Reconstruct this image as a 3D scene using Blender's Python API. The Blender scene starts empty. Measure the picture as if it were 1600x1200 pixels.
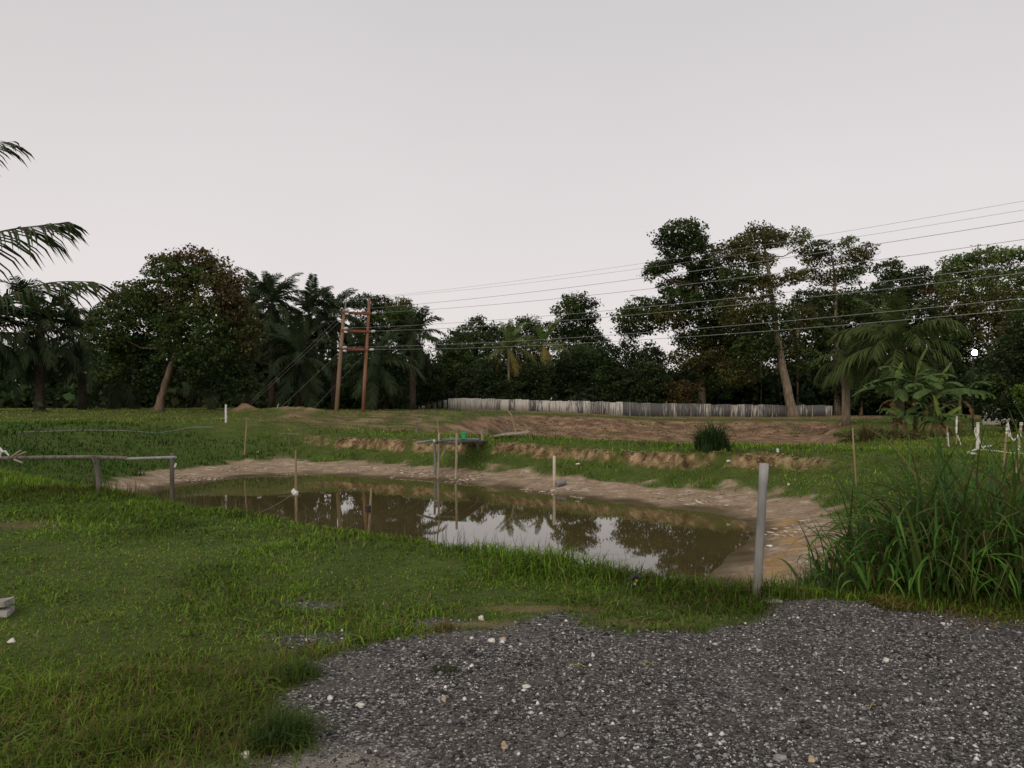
import bpy, math, random
import numpy as np
from mathutils import Vector, Matrix

# ------------------------------------------------------------------ camera, sky, sun, exposure
sc = bpy.context.scene
col = sc.collection
R = math.radians
CAMZ, F, CX, HY = 1.6, 1250.0, 800.0, 630.0      # eye height (m); focal length, centre and horizon in photo pixels
cam_data = bpy.data.cameras.new('camera')
cam = bpy.data.objects.new('camera', cam_data); col.objects.link(cam)
cam.location = (0, 0, CAMZ); cam.rotation_euler = (R(90), 0, 0)
cam_data.sensor_width = 36.0; cam_data.lens = 36.0 * F / 1600.0
cam_data.shift_y = (HY - 600.0) / 1600.0
cam_data.clip_start = 0.05; cam_data.clip_end = 5000
sc.camera = cam

SUN_EL, SUN_AZ = R(34), R(205)                   # low, hidden by dusk haze, behind the camera
world = bpy.data.worlds.new('World'); sc.world = world; world.use_nodes = True
wn, wl = world.node_tree.nodes, world.node_tree.links
bg = wn['Background']
sky = wn.new('ShaderNodeTexSky'); sky.sky_type = 'NISHITA'; sky.sun_disc = False
sky.sun_elevation = SUN_EL; sky.sun_rotation = SUN_AZ
sky.air_density = 1.0; sky.dust_density = 4.0; sky.ozone_density = 1.0
scl = wn.new('ShaderNodeVectorMath'); scl.operation = 'SCALE'; scl.inputs['Scale'].default_value = 0.9
wl.new(sky.outputs[0], scl.inputs[0])
mixw = wn.new('ShaderNodeMix'); mixw.data_type = 'RGBA'
mixw.inputs['Factor'].default_value = 0.9        # thin even cloud veil over the sky
tcw = wn.new('ShaderNodeTexCoord'); sep = wn.new('ShaderNodeSeparateXYZ'); wl.new(tcw.outputs['Generated'], sep.inputs[0])
veil = wn.new('ShaderNodeMapRange'); veil.data_type = 'FLOAT_VECTOR'; veil.interpolation_type = 'SMOOTHSTEP'
veil.inputs[7].default_value = (0, 0, 0); veil.inputs[8].default_value = (.75, .75, .75)      # paler towards the horizon
veil.inputs[9].default_value = (8.2, 7.6, 7.5); veil.inputs[10].default_value = (5.5, 5.4, 5.4)
cmb = wn.new('ShaderNodeCombineXYZ')
for i_ in range(3): wl.new(sep.outputs['Z'], cmb.inputs[i_])
wl.new(cmb.outputs[0], veil.inputs[6]); vnz = wn.new('ShaderNodeTexNoise'); vnz.inputs['Scale'].default_value = 2.2; vnz.inputs['Detail'].default_value = 3; wl.new(tcw.outputs['Generated'], vnz.inputs['Vector'])
vmr = wn.new('ShaderNodeMapRange'); vmr.inputs[1].default_value = .3; vmr.inputs[2].default_value = .7; vmr.inputs[3].default_value = .975; vmr.inputs[4].default_value = 1.025; wl.new(vnz.outputs['Fac'], vmr.inputs[0])
vsc = wn.new('ShaderNodeVectorMath'); vsc.operation = 'SCALE'; wl.new(veil.outputs[1], vsc.inputs[0]); wl.new(vmr.outputs[0], vsc.inputs['Scale'])
wl.new(vsc.outputs[0], mixw.inputs['B'])
wl.new(scl.outputs[0], mixw.inputs['A'])
wl.new(mixw.outputs['Result'], bg.inputs['Color'])
bg.inputs['Strength'].default_value = 0.1

sun_d = bpy.data.lights.new('sun', 'SUN'); sun_d.energy = 1.4; sun_d.angle = R(50); sun_d.color = (1.0, 0.87, 0.7)
sun = bpy.data.objects.new('sun', sun_d); col.objects.link(sun)
sdir = Vector((math.cos(SUN_EL) * math.sin(SUN_AZ), math.cos(SUN_EL) * math.cos(SUN_AZ), math.sin(SUN_EL)))
sun.rotation_euler = sdir.to_track_quat('Z', 'Y').to_euler()

vs = sc.view_settings
vs.view_transform = 'Standard'; vs.look = 'None'; vs.exposure = 0.1; vs.gamma = 1.0; vs.use_curve_mapping = False
cy = sc.cycles
cy.max_bounces = 5; cy.diffuse_bounces = 3; cy.glossy_bounces = 3; cy.transmission_bounces = 3
cy.use_denoising = True
try: cy.denoiser = 'OPENIMAGEDENOISE'
except Exception: pass
cy.caustics_reflective = False; cy.caustics_refractive = False

# ------------------------------------------------------------------ helpers
def P(px, py, Y):
    return Vector(((px - CX) * Y / F, Y, CAMZ - (py - HY) * Y / F))

def tag(o, label=None, cat=None, group=None, kind=None):
    if label: o['label'] = label
    if cat: o['category'] = cat
    if group: o['group'] = group
    if kind: o['kind'] = kind
    return o

def empty(name, loc, label=None, cat=None, group=None):
    o = bpy.data.objects.new(name, None); col.objects.link(o)
    o.location = loc; o.empty_display_size = 0.2
    return tag(o, label, cat, group)

def link(name, me, mat, parent=None, loc=(0, 0, 0)):
    o = bpy.data.objects.new(name, me); col.objects.link(o)
    if mat and not me.materials: me.materials.append(mat)
    o.parent = parent; o.location = loc
    return o

def npmesh(name, V, loops, starts, smooth=False, colr=None):
    me = bpy.data.meshes.new(name)
    V = np.ascontiguousarray(V, dtype=np.float32)
    me.vertices.add(len(V)); me.vertices.foreach_set('co', V.ravel())
    me.loops.add(len(loops)); me.loops.foreach_set('vertex_index', np.ascontiguousarray(loops, dtype=np.int32))
    me.polygons.add(len(starts)); me.polygons.foreach_set('loop_start', np.ascontiguousarray(starts, dtype=np.int32))
    if smooth: me.polygons.foreach_set('use_smooth', np.ones(len(starts), dtype=bool))
    me.update(calc_edges=True)
    if colr is not None:
        a = me.color_attributes.new('Col', 'FLOAT_COLOR', 'POINT')
        c = np.ones((len(V), 4), dtype=np.float32); c[:, :3] = colr
        a.data.foreach_set('color', c.ravel())
    return me

def quadmesh(name, V, Q, smooth=False, colr=None):
    Q = np.asarray(Q)
    return npmesh(name, V, Q.ravel(), np.arange(len(Q)) * Q.shape[1], smooth, colr)

class MB:
    """collects shapes in world space; build() shifts them to the parent's origin"""
    def __init__(s): s.v = []; s.f = []
    def add(s, vs_, fs):
        b = len(s.v); s.v += [tuple(v) for v in vs_]; s.f += [tuple(i + b for i in f) for f in fs]
    def tube(s, pts, rad, n=8, cap=True):
        pts = [Vector(p) for p in pts]
        if not hasattr(rad, '__len__'): rad = [rad] * len(pts)
        vs_, fs = [], []
        ref = None
        for i, p in enumerate(pts):
            t = (pts[min(i + 1, len(pts) - 1)] - pts[max(i - 1, 0)]).normalized()
            if ref is None:
                ref = Vector((1, 0, 0)) if abs(t.x) < .8 else Vector((0, 1, 0))
            u = (ref - t * ref.dot(t)).normalized(); w = t.cross(u); ref = u
            for k in range(n):
                a = 2 * math.pi * k / n
                vs_.append(p + (u * math.cos(a) + w * math.sin(a)) * rad[i])
        for i in range(len(pts) - 1):
            for k in range(n):
                k2 = (k + 1) % n
                fs.append((i * n + k, i * n + k2, (i + 1) * n + k2, (i + 1) * n + k))
        if cap:
            fs.append(tuple(range(n - 1, -1, -1))); fs.append(tuple((len(pts) - 1) * n + k for k in range(n)))
        s.add(vs_, fs)
    def box(s, c, size, rot=None):
        c = Vector(c); hx, hy, hz = [d / 2 for d in size]
        vs_ = [Vector((x, y, z)) for x in (-hx, hx) for y in (-hy, hy) for z in (-hz, hz)]
        if rot is not None: vs_ = [rot @ v for v in vs_]
        s.add([c + v for v in vs_], [(0, 1, 3, 2), (4, 6, 7, 5), (0, 4, 5, 1), (2, 3, 7, 6), (0, 2, 6, 4), (1, 5, 7, 3)])
    def bar(s, a, b, w, h, up=(0, 0, 1)):
        a, b = Vector(a), Vector(b); t = (b - a).normalized(); up = Vector(up)
        u = t.cross(up).normalized(); q = u.cross(t)
        vs_ = []
        for p in (a, b):
            for du, dq in ((-1, -1), (1, -1), (1, 1), (-1, 1)):
                vs_.append(p + u * (du * w / 2) + q * (dq * h / 2))
        s.add(vs_, [(3, 2, 1, 0), (4, 5, 6, 7), (0, 1, 5, 4), (1, 2, 6, 5), (2, 3, 7, 6), (3, 0, 4, 7)])
    def build(s, name, mat, parent=None, origin=None, smooth=False):
        o0 = Vector(origin) if origin is not None else (parent_world(parent) if parent else Vector((0, 0, 0)))
        me = bpy.data.meshes.new(name)
        me.from_pydata([tuple(Vector(v) - o0) for v in s.v], [], s.f)
        if smooth:
            for p in me.polygons: p.use_smooth = True
        me.materials.append(mat); me.update()
        o = bpy.data.objects.new(name, me); col.objects.link(o)
        if parent: o.parent = parent
        else: o.location = o0
        return o

def parent_world(p):
    v = Vector((0, 0, 0))
    while p: v = v + p.location; p = p.parent
    return v

# --- noise
def _hash(ix, iy, seed):
    h = (ix.astype(np.int64) * 374761393 + iy.astype(np.int64) * 668265263 + seed * 1442695041) & 0xffffffff
    h = ((h ^ (h >> 13)) * 1274126177) & 0xffffffff
    return ((h ^ (h >> 16)) & 0xffff) / 65535.0
def vnoise(x, y, seed=0):
    x = np.asarray(x, float); y = np.asarray(y, float)
    ix, iy = np.floor(x), np.floor(y); fx, fy = x - ix, y - iy
    fx = fx * fx * (3 - 2 * fx); fy = fy * fy * (3 - 2 * fy)
    a, b = _hash(ix, iy, seed), _hash(ix + 1, iy, seed); c, d = _hash(ix, iy + 1, seed), _hash(ix + 1, iy + 1, seed)
    return (a + (b - a) * fx) * (1 - fy) + (c + (d - c) * fx) * fy - 0.5
def fbm(x, y, f=1.0, oct=4, seed=0):
    s, a = 0, 1.0
    for i in range(oct):
        s = s + a * vnoise(np.asarray(x) * f, np.asarray(y) * f, seed + i * 7); f *= 2.03; a *= .5
    return s
def ss(a, b, x):
    t = np.clip((np.asarray(x, float) - a) / (b - a), 0, 1); return t * t * (3 - 2 * t)

# ------------------------------------------------------------------ materials
def mat(name):
    m = bpy.data.materials.new(name); m.use_nodes = True
    return m, m.node_tree.nodes, m.node_tree.links, m.node_tree.nodes['Principled BSDF']
def noise_node(n, l, scale, detail=4, vec=None, stretch=None):
    t = n.new('ShaderNodeTexNoise'); t.inputs['Scale'].default_value = scale; t.inputs['Detail'].default_value = detail
    if vec is not None:
        if stretch:
            mp = n.new('ShaderNodeVectorMath'); mp.operation = 'MULTIPLY'; mp.inputs[1].default_value = stretch
            l.new(vec, mp.inputs[0]); vec = mp.outputs[0]
        l.new(vec, t.inputs['Vector'])
    return t.outputs['Fac']
def ramp(n, l, fac, stops):
    r = n.new('ShaderNodeValToRGB'); e = r.color_ramp.elements
    e[0].position, e[0].color = stops[0][0], (*stops[0][1], 1)
    e[1].position, e[1].color = stops[1][0], (*stops[1][1], 1)
    for p, c in stops[2:]:
        k = e.new(p); k.color = (*c, 1)
    l.new(fac, r.inputs['Fac']); return r.outputs['Color']
def mixc(n, l, fac, a, b, mode='MIX'):
    m = n.new('ShaderNodeMix'); m.data_type = 'RGBA'; m.blend_type = mode
    if isinstance(fac, (int, float)): m.inputs['Factor'].default_value = fac
    else: l.new(fac, m.inputs['Factor'])
    for k, v in (('A', a), ('B', b)):
        if isinstance(v, tuple): m.inputs[k].default_value = (*v, 1)
        else: l.new(v, m.inputs[k])
    return m.outputs['Result']
def bump(n, l, h, bs, strength=.4, dist=.02):
    b = n.new('ShaderNodeBump'); b.inputs['Strength'].default_value = strength; b.inputs['Distance'].default_value = dist
    l.new(h, b.inputs['Height']); l.new(b.outputs['Normal'], bs.inputs['Normal'])

def simple(name, c1, c2, scale=8, rough=.8, stretch=None, spec=.25, bmp=.3, metallic=0):
    m, n, l, bs = mat(name)
    tc = n.new('ShaderNodeTexCoord')
    f = noise_node(n, l, scale, 6, tc.outputs['Object'], stretch)
    l.new(ramp(n, l, f, [(.32, c1), (.68, c2)]), bs.inputs['Base Color'])
    bs.inputs['Roughness'].default_value = rough; bs.inputs['Specular IOR Level'].default_value = spec
    bs.inputs['Metallic'].default_value = metallic
    if bmp: bump(n, l, f, bs, bmp, .01)
    return m

def leafmat(name, trans=.25, rough=.55, spec=.3):
    m, n, l, bs = mat(name)
    a = n.new('ShaderNodeAttribute'); a.attribute_name = 'Col'
    l.new(a.outputs['Color'], bs.inputs['Base Color'])
    bs.inputs['Roughness'].default_value = rough; bs.inputs['Specular IOR Level'].default_value = spec
    t = n.new('ShaderNodeBsdfTranslucent'); l.new(a.outputs['Color'], t.inputs['Color'])
    mx = n.new('ShaderNodeMixShader'); mx.inputs[0].default_value = trans
    l.new(bs.outputs[0], mx.inputs[1]); l.new(t.outputs[0], mx.inputs[2])
    l.new(mx.outputs[0], n['Material Output'].inputs['Surface'])
    return m
M_LEAF = leafmat('leaf', .3, .6, .15)
M_GRASS = leafmat('grass_blade', .3, .7, .1)
M_PEB, n_, l_, b_ = mat('pebble'); a_ = n_.new('ShaderNodeAttribute'); a_.attribute_name = 'Col'
l_.new(a_.outputs['Color'], b_.inputs['Base Color']); b_.inputs['Roughness'].default_value = .85; b_.inputs['Specular IOR Level'].default_value = .2
M_BARK = simple('bark', (.07, .05, .035), (.16, .115, .08), 5, .9, (1, 1, .25))
M_BARK_PALE = simple('pale_bark', (.10, .078, .056), (.22, .18, .135), 5, .9, (1, 1, .3))
M_PALMTRUNK = simple('palm_trunk', (.02, .016, .012), (.06, .045, .03), 6, .95)
M_WOOD = simple('weathered_wood', (.2, .165, .12), (.4, .34, .26), 9, .85, (1, 1, .15))
M_WOODDARK = simple('grey_old_wood', (.08, .07, .06), (.2, .18, .155), 9, .85, (1, 1, .15))
M_BAMBOO = simple('dry_bamboo', (.17, .12, .07), (.32, .24, .15), 10, .7, (1, 1, .1))
M_REDPOLE = simple('rusty_creosote_pole', (.15, .06, .035), (.26, .14, .085), 3, .8, (1, 1, .15))
M_REDPOLE2 = simple('faded_wooden_pole', (.16, .10, .065), (.27, .19, .125), 3, .8, (1, 1, .15))
M_RUST = simple('rusty_steel', (.1, .035, .022), (.2, .075, .045), 12, .75)
M_PVC = simple('grey_pvc', (.2, .2, .195), (.3, .305, .3), 6, .5, (1, 1, .4), .4, .05)
M_PVCBLUE = simple('bluegrey_pvc', (.12, .13, .14), (.19, .2, .21), 5, .5, None, .4, .05)
M_PVCCREAM = simple('cream_pipe', (.42, .36, .26), (.56, .5, .4), 7, .6)
M_WHITE = simple('white_plastic', (.46, .46, .44), (.66, .66, .63), 9, .55)
M_CERAMIC = simple('insulator_ceramic', (.35, .36, .36), (.5, .52, .52), 9, .25, None, .5, 0)
M_WIRE = simple('wire', (.22, .23, .22), (.3, .31, .3), 4, .5, None, .3, 0, .4)
M_GREENPLASTIC = simple('green_plastic', (.01, .3, .1), (.02, .38, .14), 5, .4, None, .5, 0)
M_BLACK = simple('black_plastic', (.012, .012, .012), (.03, .03, .03), 8, .5)
M_YELLOW = simple('yellow_plastic', (.5, .4, .05), (.6, .5, .1), 8, .5)
M_TWIG = simple('yellow_twig', (.25, .22, .04), (.36, .33, .06), 8, .7)
M_CONC = simple('pale_concrete', (.19, .18, .16), (.38, .36, .33), 14, .9)
M_STONE = simple('pale_stone', (.4, .37, .33), (.68, .66, .62), 30, .9)
M_STONEGREY = simple('grey_stone', (.16, .16, .16), (.34, .33, .32), 30, .9)
M_STONEBUFF = simple('buff_stone', (.28, .2, .14), (.46, .36, .27), 30, .9)

# ground: one material, masks carried by the sheet's attributes
M_GROUND, n, l, bs = mat('ground')
geo = n.new('ShaderNodeNewGeometry').outputs['Position']
def attr(nm):
    a = n.new('ShaderNodeAttribute'); a.attribute_name = nm
    s = n.new('ShaderNodeSeparateColor'); l.new(a.outputs['Color'], s.inputs[0]); return s.outputs
m1, m2 = attr('M1'), attr('M2')
wa = n.new('ShaderNodeAttribute'); wa.attribute_name = 'M1'; wet = wa.outputs['Alpha']
nf, nm_, nc = noise_node(n, l, 9, 6, geo), noise_node(n, l, 1.7, 5, geo), noise_node(n, l, .35, 4, geo)
turf = ramp(n, l, nm_, [(.3, (.045, .075, .012)), (.7, (.085, .12, .024))])
turf = mixc(n, l, ramp(n, l, nf, [(.5, (0, 0, 0)), (.75, (1, 1, 1))]), turf, (.07, .058, .028))
vor = n.new('ShaderNodeTexVoronoi'); vor.inputs['Scale'].default_value = 75; l.new(geo, vor.inputs['Vector'])
vs_ = n.new('ShaderNodeSeparateColor'); l.new(vor.outputs['Color'], vs_.inputs[0])
grav = ramp(n, l, vs_.outputs[0], [(0, (.022, .02, .021)), (.6, (.085, .08, .08)), (.86, (.2, .19, .185)), (.97, (.5, .48, .45))])
grav = mixc(n, l, ramp(n, l, nm_, [(.35, (0, 0, 0)), (.75, (.7, .7, .7))]), grav, (.125, .11, .095))
# drying mud with paler flakes
fl = noise_node(n, l, 2.3, 10, geo, (.8, 1.3, 1))
mud = ramp(n, l, nm_, [(.3, (.25, .18, .12)), (.7, (.37, .28, .195))])
mud = mixc(n, l, ramp(n, l, fl, [(.53, (0, 0, 0)), (.64, (.7, .7, .7))]), mud, (.5, .43, .34))
mud = mixc(n, l, ramp(n, l, nf, [(.3, (.6, .6, .6)), (.5, (0, 0, 0))]), mud, (.09, .06, .038))
soil = ramp(n, l, noise_node(n, l, 3.4, 9, geo, (1, 1, .45)), [(.32, (.05, .033, .018)), (.46, (.17, .112, .06)), (.58, (.30, .21, .118)), (.72, (.43, .32, .2))])
brown = ramp(n, l, noise_node(n, l, .8, 9, geo), [(.3, (.075, .046, .028)), (.46, (.19, .118, .074)), (.66, (.34, .23, .145))])
brown = mixc(n, l, ramp(n, l, nm_, [(.54, (0, 0, 0)), (.7, (.65, .65, .65))]), brown, (.07, .065, .024))
c = mixc(n, l, m2[0], turf, brown)
c = mixc(n, l, m1[2], c, soil)
mud = mixc(n, l, wet, mud, ramp(n, l, nm_, [(.35, (.07, .05, .026)), (.65, (.12, .092, .05))]))
c = mixc(n, l, m1[1], c, mud)
c = mixc(n, l, m1[0], c, grav)
c = mixc(n, l, m2[1], c, ramp(n, l, nf, [(.35, (.2, .18, .15)), (.65, (.36, .33, .29))]))   # pale grit
c = mixc(n, l, m2[2], c, ramp(n, l, fl, [(.35, (.26, .15, .055)), (.6, (.46, .29, .11))]))  # ochre silt
l.new(c, bs.inputs['Base Color']); bs.inputs['Roughness'].default_value = .95; bs.inputs['Specular IOR Level'].default_value = .12
mh = n.new('ShaderNodeMath'); mh.operation = 'ADD'; l.new(nf, mh.inputs[0]); l.new(vor.outputs['Distance'], mh.inputs[1])
bump(n, l, mh.outputs[0], bs, .6, .03)

# ------------------------------------------------------------------ terrain shape
PC = np.array([-2.5, 21.0])
W_RING = [(-12.2, 25.9), (-11.9, 29.5), (-10.6, 32.6), (-8.2, 33.6), (-3.75, 31.3), (0, 27.8), (2.9, 24.2), (5.3, 22), (6.0, 20.4),
          (5.6, 18.3), (4.5, 16), (3.0, 13.3), (1.5, 12.9), (0, 13.4), (-3, 16), (-6, 18.5), (-9, 21.1), (-11.5, 23.5)]
M_RING = [(-13.5, 26), (-13.8, 32), (-12.4, 36.0), (-9.6, 37.2), (-5.8, 35.8), (-2.7, 33.4), (0, 31.2), (2.3, 28.6), (4.25, 26.5), (6.1, 25.4),
          (7.6, 23.6), (8.3, 21.6), (7.4, 18), (5.7, 13.5), (4.3, 10.4), (3.2, 9.5), (1.2, 11), (0, 12.1), (-3, 14.7), (-6, 17.2), (-9, 19.8), (-12.4, 22.9)]
C_RING = [(-17, 23), (-20.5, 30), (-22, 38), (-17, 43.5), (-11.5, 43.0), (-8, 40.6), (-4.6, 37.6), (-1.5, 35.8), (1.75, 33.4), (4.8, 30.2), (6.9, 28.6), (10.6, 26.6),
          (12.2, 22), (10.2, 15), (6.4, 9.0), (4.2, 7.2), (2.9, 6.55), (2.0, 6.5), (0, 8.16), (-3, 10.73), (-6, 13.3), (-12, 18.43)]
def ring(pts):
    th, rr = [], []
    k = len(pts)
    for i in range(k):
        a, b = np.array(pts[i]), np.array(pts[(i + 1) % k])
        for s in np.linspace(0, 1, 16, endpoint=False):
            p = a + (b - a) * s - PC
            th.append(math.atan2(p[1], p[0])); rr.append(math.hypot(*p))
    th, rr = np.array(th), np.array(rr); o = np.argsort(th); th, rr = th[o], rr[o]
    return np.r_[th[-30:] - 2 * math.pi, th, th[:30] + 2 * math.pi], np.r_[rr[-30:], rr, rr[:30]]
RW, RM, RC = ring(W_RING), ring(M_RING), ring(C_RING)

def outer(x, y):
    zp = np.interp(x, [-70, -20, -8, 4, 15, 26, 60], [1.05, .98, .9, .6, .05, -.05, .1])
    a = np.interp(x, [-20, -5], [27, 43])
    up = np.clip((y - a) / (58 - a), 0, 1); up = up * up * (3 - 2 * up)
    lf = ss(-8, -15, x); up = up * (1 - lf) + lf * (.60 * ss(30.5, 40.2, y) + .40 * ss(40, 58, y))
    z = zp * up
    z = z + .10 * fbm(x, y, .12, 3, 3) * ss(6, 20, y) + .05 * fbm(x, y, .7, 3, 5)
    near = np.interp(x, [-8, -4, 2, 5, 7, 11, 14, 20, 26], [46, 40.2, 36.2, 33.0, 31.4, 29.8, 31.0, 38, 50])
    left = np.interp(y, [36, 44, 60, 82], [-2, -6.5, -4, -2]); right = np.interp(y, [30, 45, 60, 80], [14, 19, 26, 34])
    jit = fbm(x, y, .22, 4, 11)
    f = ss(0, 3.0, y - near) * ss(0, 1, (82 + 3 * jit - y) / 15) * ss(0, 7, x - left + 2 * jit) * ss(0, 4, right - x + 2 * jit)
    z = z * (1 - f) + (-1.4 + .1 * jit) * f
    z = z + .35 * ss(.05, .4, f) * ss(.98, .6, f) * (fbm(x, y, .5, 4, 21))
    # spoil heaps where the stays are anchored
    for hx, hy, hr, hh in ((-18.3, 55, 1.0, .55), (-15.2, 53, 2.2, .4), (-13.2, 52, 2.0, .3)):
        z = z + hh * np.exp(-((x - hx) ** 2 + (y - hy) ** 2) / hr ** 2) * (1 + .5 * vnoise(x * 2, y * 2, 8))
    return z, f

def terrain(x, y):
    x = np.asarray(x, float); y = np.asarray(y, float)
    dx, dy = x - PC[0], y - PC[1]
    th, r = np.arctan2(dy, dx), np.hypot(dx, dy)
    jw = fbm(x, y, .5, 3, 31); jm = fbm(x, y, .45, 4, 41)
    rw, rm, rc = np.interp(th, *RW) * (1 + .02 * jw), np.interp(th, *RM) * (1 + .03 * jm), np.interp(th, *RC)
    o, f = outer(x, y)
    zM = -1.08 + .08 * fbm(x, y, .3, 3, 51)
    bed = -1.4 - .8 * np.clip(1 - r / rw, 0, 1)
    tm = np.clip((r - rw) / (rm - rw), 0, 1)
    zmud = -1.4 + (zM + 1.4) * tm ** 1.1 + .035 * fbm(x, y, 1.6, 4, 61) * tm
    t = np.clip((r - rm) / (rc - rm), 0, 1)
    far = ss(23, 27, y) * ss(-11.5, -8.5, x) * ss(13, 10.5, x)
    tj = np.clip(t + (.16 * fbm(x, y, .45, 3, 71) + .14 * fbm(x, y, 1.9, 2, 72)) * (t > 0) * (t < 1), 0, 1)
    Sf = np.interp(tj, [0, .35, .60, .68, 1.0], [0, .28, .48, .84, 1])
    Sn = np.interp(t, [0, .5, .9, 1], [0, .5, .93, 1])
    S = far * Sf + (1 - far) * Sn
    z = np.where(r < rw, bed, np.where(r < rm, zmud, zM + (o - zM) * S))
    z = z + .16 * far * ss(.0, .15, t) * ss(1, .85, t) * fbm(x, y, 1.5, 4, 81)
    return z, r, rw, rm, rc, t, tj, far, f
def gz(x, y): return float(terrain(np.array([x]), np.array([y]))[0][0])

_Y = np.arange(2.0, 160, .04)
def hit(px, py, ymin=2.0):
    """where the line of sight through a photo pixel meets the ground"""
    Y = _Y[_Y >= ymin]; x = (px - CX) * Y / F; z = terrain(x, Y)[0]
    k = np.argmax(z >= CAMZ - (py - HY) * Y / F)
    return Vector((x[k], Y[k], z[k]))

GRAVEL = [(-.95, -20), (-.95, 3.0), (-.9, 3.5), (-1.12, 4.44), (-1.2, 5.0), (-1.0, 5.28), (-.62, 5.36), (-.18, 5.62), (.33, 6.02), (.9, 5.66), (1.4, 5.7), (1.86, 5.97), (2.1, 6.5),
          (2.5, 6.65), (3.0, 6.3), (3.45, 5.95), (4.2, 5.6), (8, 4.6), (30, 2), (30, -20)]
def polysdf(x, y, poly):
    d = np.full(np.shape(x), 1e9); ins = np.zeros(np.shape(x), bool)
    k = len(poly)
    for i in range(k):
        ax, ay = poly[i]; bx, by = poly[(i + 1) % k]
        ex, ey = bx - ax, by - ay
        tt = np.clip(((x - ax) * ex + (y - ay) * ey) / (ex * ex + ey * ey), 0, 1)
        d = np.minimum(d, np.hypot(x - ax - ex * tt, y - ay - ey * tt))
        cr = ((ay > y) != (by > y)) & (x < (bx - ax) * (y - ay) / (by - ay + 1e-12) + ax)
        ins ^= cr
    return np.where(ins, -d, d)
PATCH = [(-1.7, 6.4, .3, .12), (-1.3, 5.5, .36, .22), (-.62, 5.85, .25, .12)]   # grit showing in the turf
BARE = [(-6.4, 10.4, .8, .3, ), (-2.25, 4.9, .28, .06), (-1.3, 3.45, .45, .13), (-2.4, 6.45, .3, .05), (-1.9, 6.6, .3, .05), (.35, 6.2, .5, .09), (.95, 5.85, .4, .1), (-.35, 5.75, .3, .07), (-1.25, 3.9, .16, .3)]
def masks(x, y, T=None):
    T = T or terrain(x, y)
    z, r, rw, rm, rc, t, tj, far, f = T
    jn = fbm(x, y, 1.3, 4, 91)
    g = ss(.16, -.10, polysdf(x, y, GRAVEL) + .34 * fbm(x, y, 2.6, 4, 95))
    for (a, b, ra, rb) in PATCH:
        g = np.maximum(g, .8 * ss(1.3, .4, np.hypot((x - a) / ra, (y - b) / rb) + 1.6 * jn))
    g = g * (r > rc - .3)
    mud = ss(.35, -.25, (r - rm) + 1.1 * jn)
    soil = far * ss(.54, .60, tj + .10 * jn) * ss(.75, .69, tj) * ss(-.16, .10, fbm(x, y, .7, 4, 99) + .27 - .25 * ss(3, 8, x))
    brown = ss(.04, .18, f) * (1 - .45 * ss(.1, .3, fbm(x, y, .35, 4, 103)) * ss(.98, .8, f))
    brown = np.maximum(brown, .75 * ss(40, 47, y) * ss(92, 84, y) * ss(-17, -13, x) * ss(-2, -5, x) * ss(-.25, .25, jn + .1))
    brown = np.maximum(brown, .8 * ss(80, 84, y) * ss(110, 100, y) * ss(-8, -3, x))
    for hx, hy, hr in ((-18.3, 55, 1.3), (-14.5, 52.6, 1.0)):
        brown = np.maximum(brown, .9 * ss(1.3, .6, np.hypot(x - hx, y - hy) / hr))
    pale = .75 * ss(1.3, .3, np.hypot((x + .85) / .7, (y - 3.45) / .28) + 1.1 * jn)
    for (a, b, ra, rb) in BARE:
        mud_ = .6 * ss(1.3, .5, np.hypot((x - a) / ra, (y - b) / rb) + 1.2 * jn)
        brown = np.maximum(brown, mud_)
    # ochre silt washed down the mud on the near right
    cxm = np.interp(y, [11, 14, 17, 20], [4.0, 4.75, 5.9, 6.9])
    och = ss(.55, .15, np.abs(x - cxm + .5 * vnoise(y * 1.1, x * .2, 7)) + 1.3 * np.abs(jn)) * ss(12.5, 14, y) * ss(20.5, 19, y) * (r < rm) * (r > rw)
    och = och * .8
    return g, mud, soil, np.clip(brown, 0, 1), pale, och
def wetness(x, y, T):
    q = (T[1] - T[2]) / (T[3] - T[2])
    return ss(.42, .05, q + .35 * fbm(x, y, .9, 3, 180)) * (T[1] < T[3])

# ---- the sheet
rows = np.concatenate([np.arange(-40, 2.6, 2.0), np.arange(2.8, 14, .075), np.arange(14, 46, .17), np.arange(46, 112, .6), np.geomspace(112, 1800, 34)])
u = np.linspace(-1, 1, 381); u = .55 * u + .45 * u ** 3
YY, UU = np.meshgrid(rows, u, indexing='ij')
XX = UU * (np.maximum(YY, 2) * 1.15 + 9)
fx, fy = XX.ravel(), YY.ravel()
T = terrain(fx, fy)
GV = np.stack([fx, fy, T[0]], 1)
mk = masks(fx, fy, T); WET = wetness(fx, fy, T)
nr, ncn = XX.shape
idx = np.arange(nr * ncn).reshape(nr, ncn)
Q = np.stack([idx[:-1, :-1], idx[:-1, 1:], idx[1:, 1:], idx[1:, :-1]], -1).reshape(-1, 4)
qc = lambda a: a[Q].mean(1)
region = np.zeros(len(Q), int)                                   # 0 grass ground
region[qc(mk[0]) > .5] = 1                                       # gravel
region[qc((T[1] < T[3]).astype(float)) > .5] = 2                 # pond bed
region[(qc(T[8]) > .12) & (region == 0)] = 3                     # dry basin
def ground_piece(name, k, label):
    q = Q[region == k]; used, inv = np.unique(q, return_inverse=True)
    me = quadmesh(name, GV[used], inv.reshape(-1, 4), smooth=True)
    for nm, tri in (('M1', mk[0:3]), ('M2', mk[3:6])):
        a = me.color_attributes.new(nm, 'FLOAT_COLOR', 'POINT')
        cc = np.ones((len(used), 4), np.float32); cc[:, 3] = WET[used]
        for j in range(3): cc[:, j] = tri[j][used]
        a.data.foreach_set('color', cc.ravel())
    o = link(name, me, M_GROUND); tag(o, label, 'ground', None, 'structure'); return o
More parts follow.
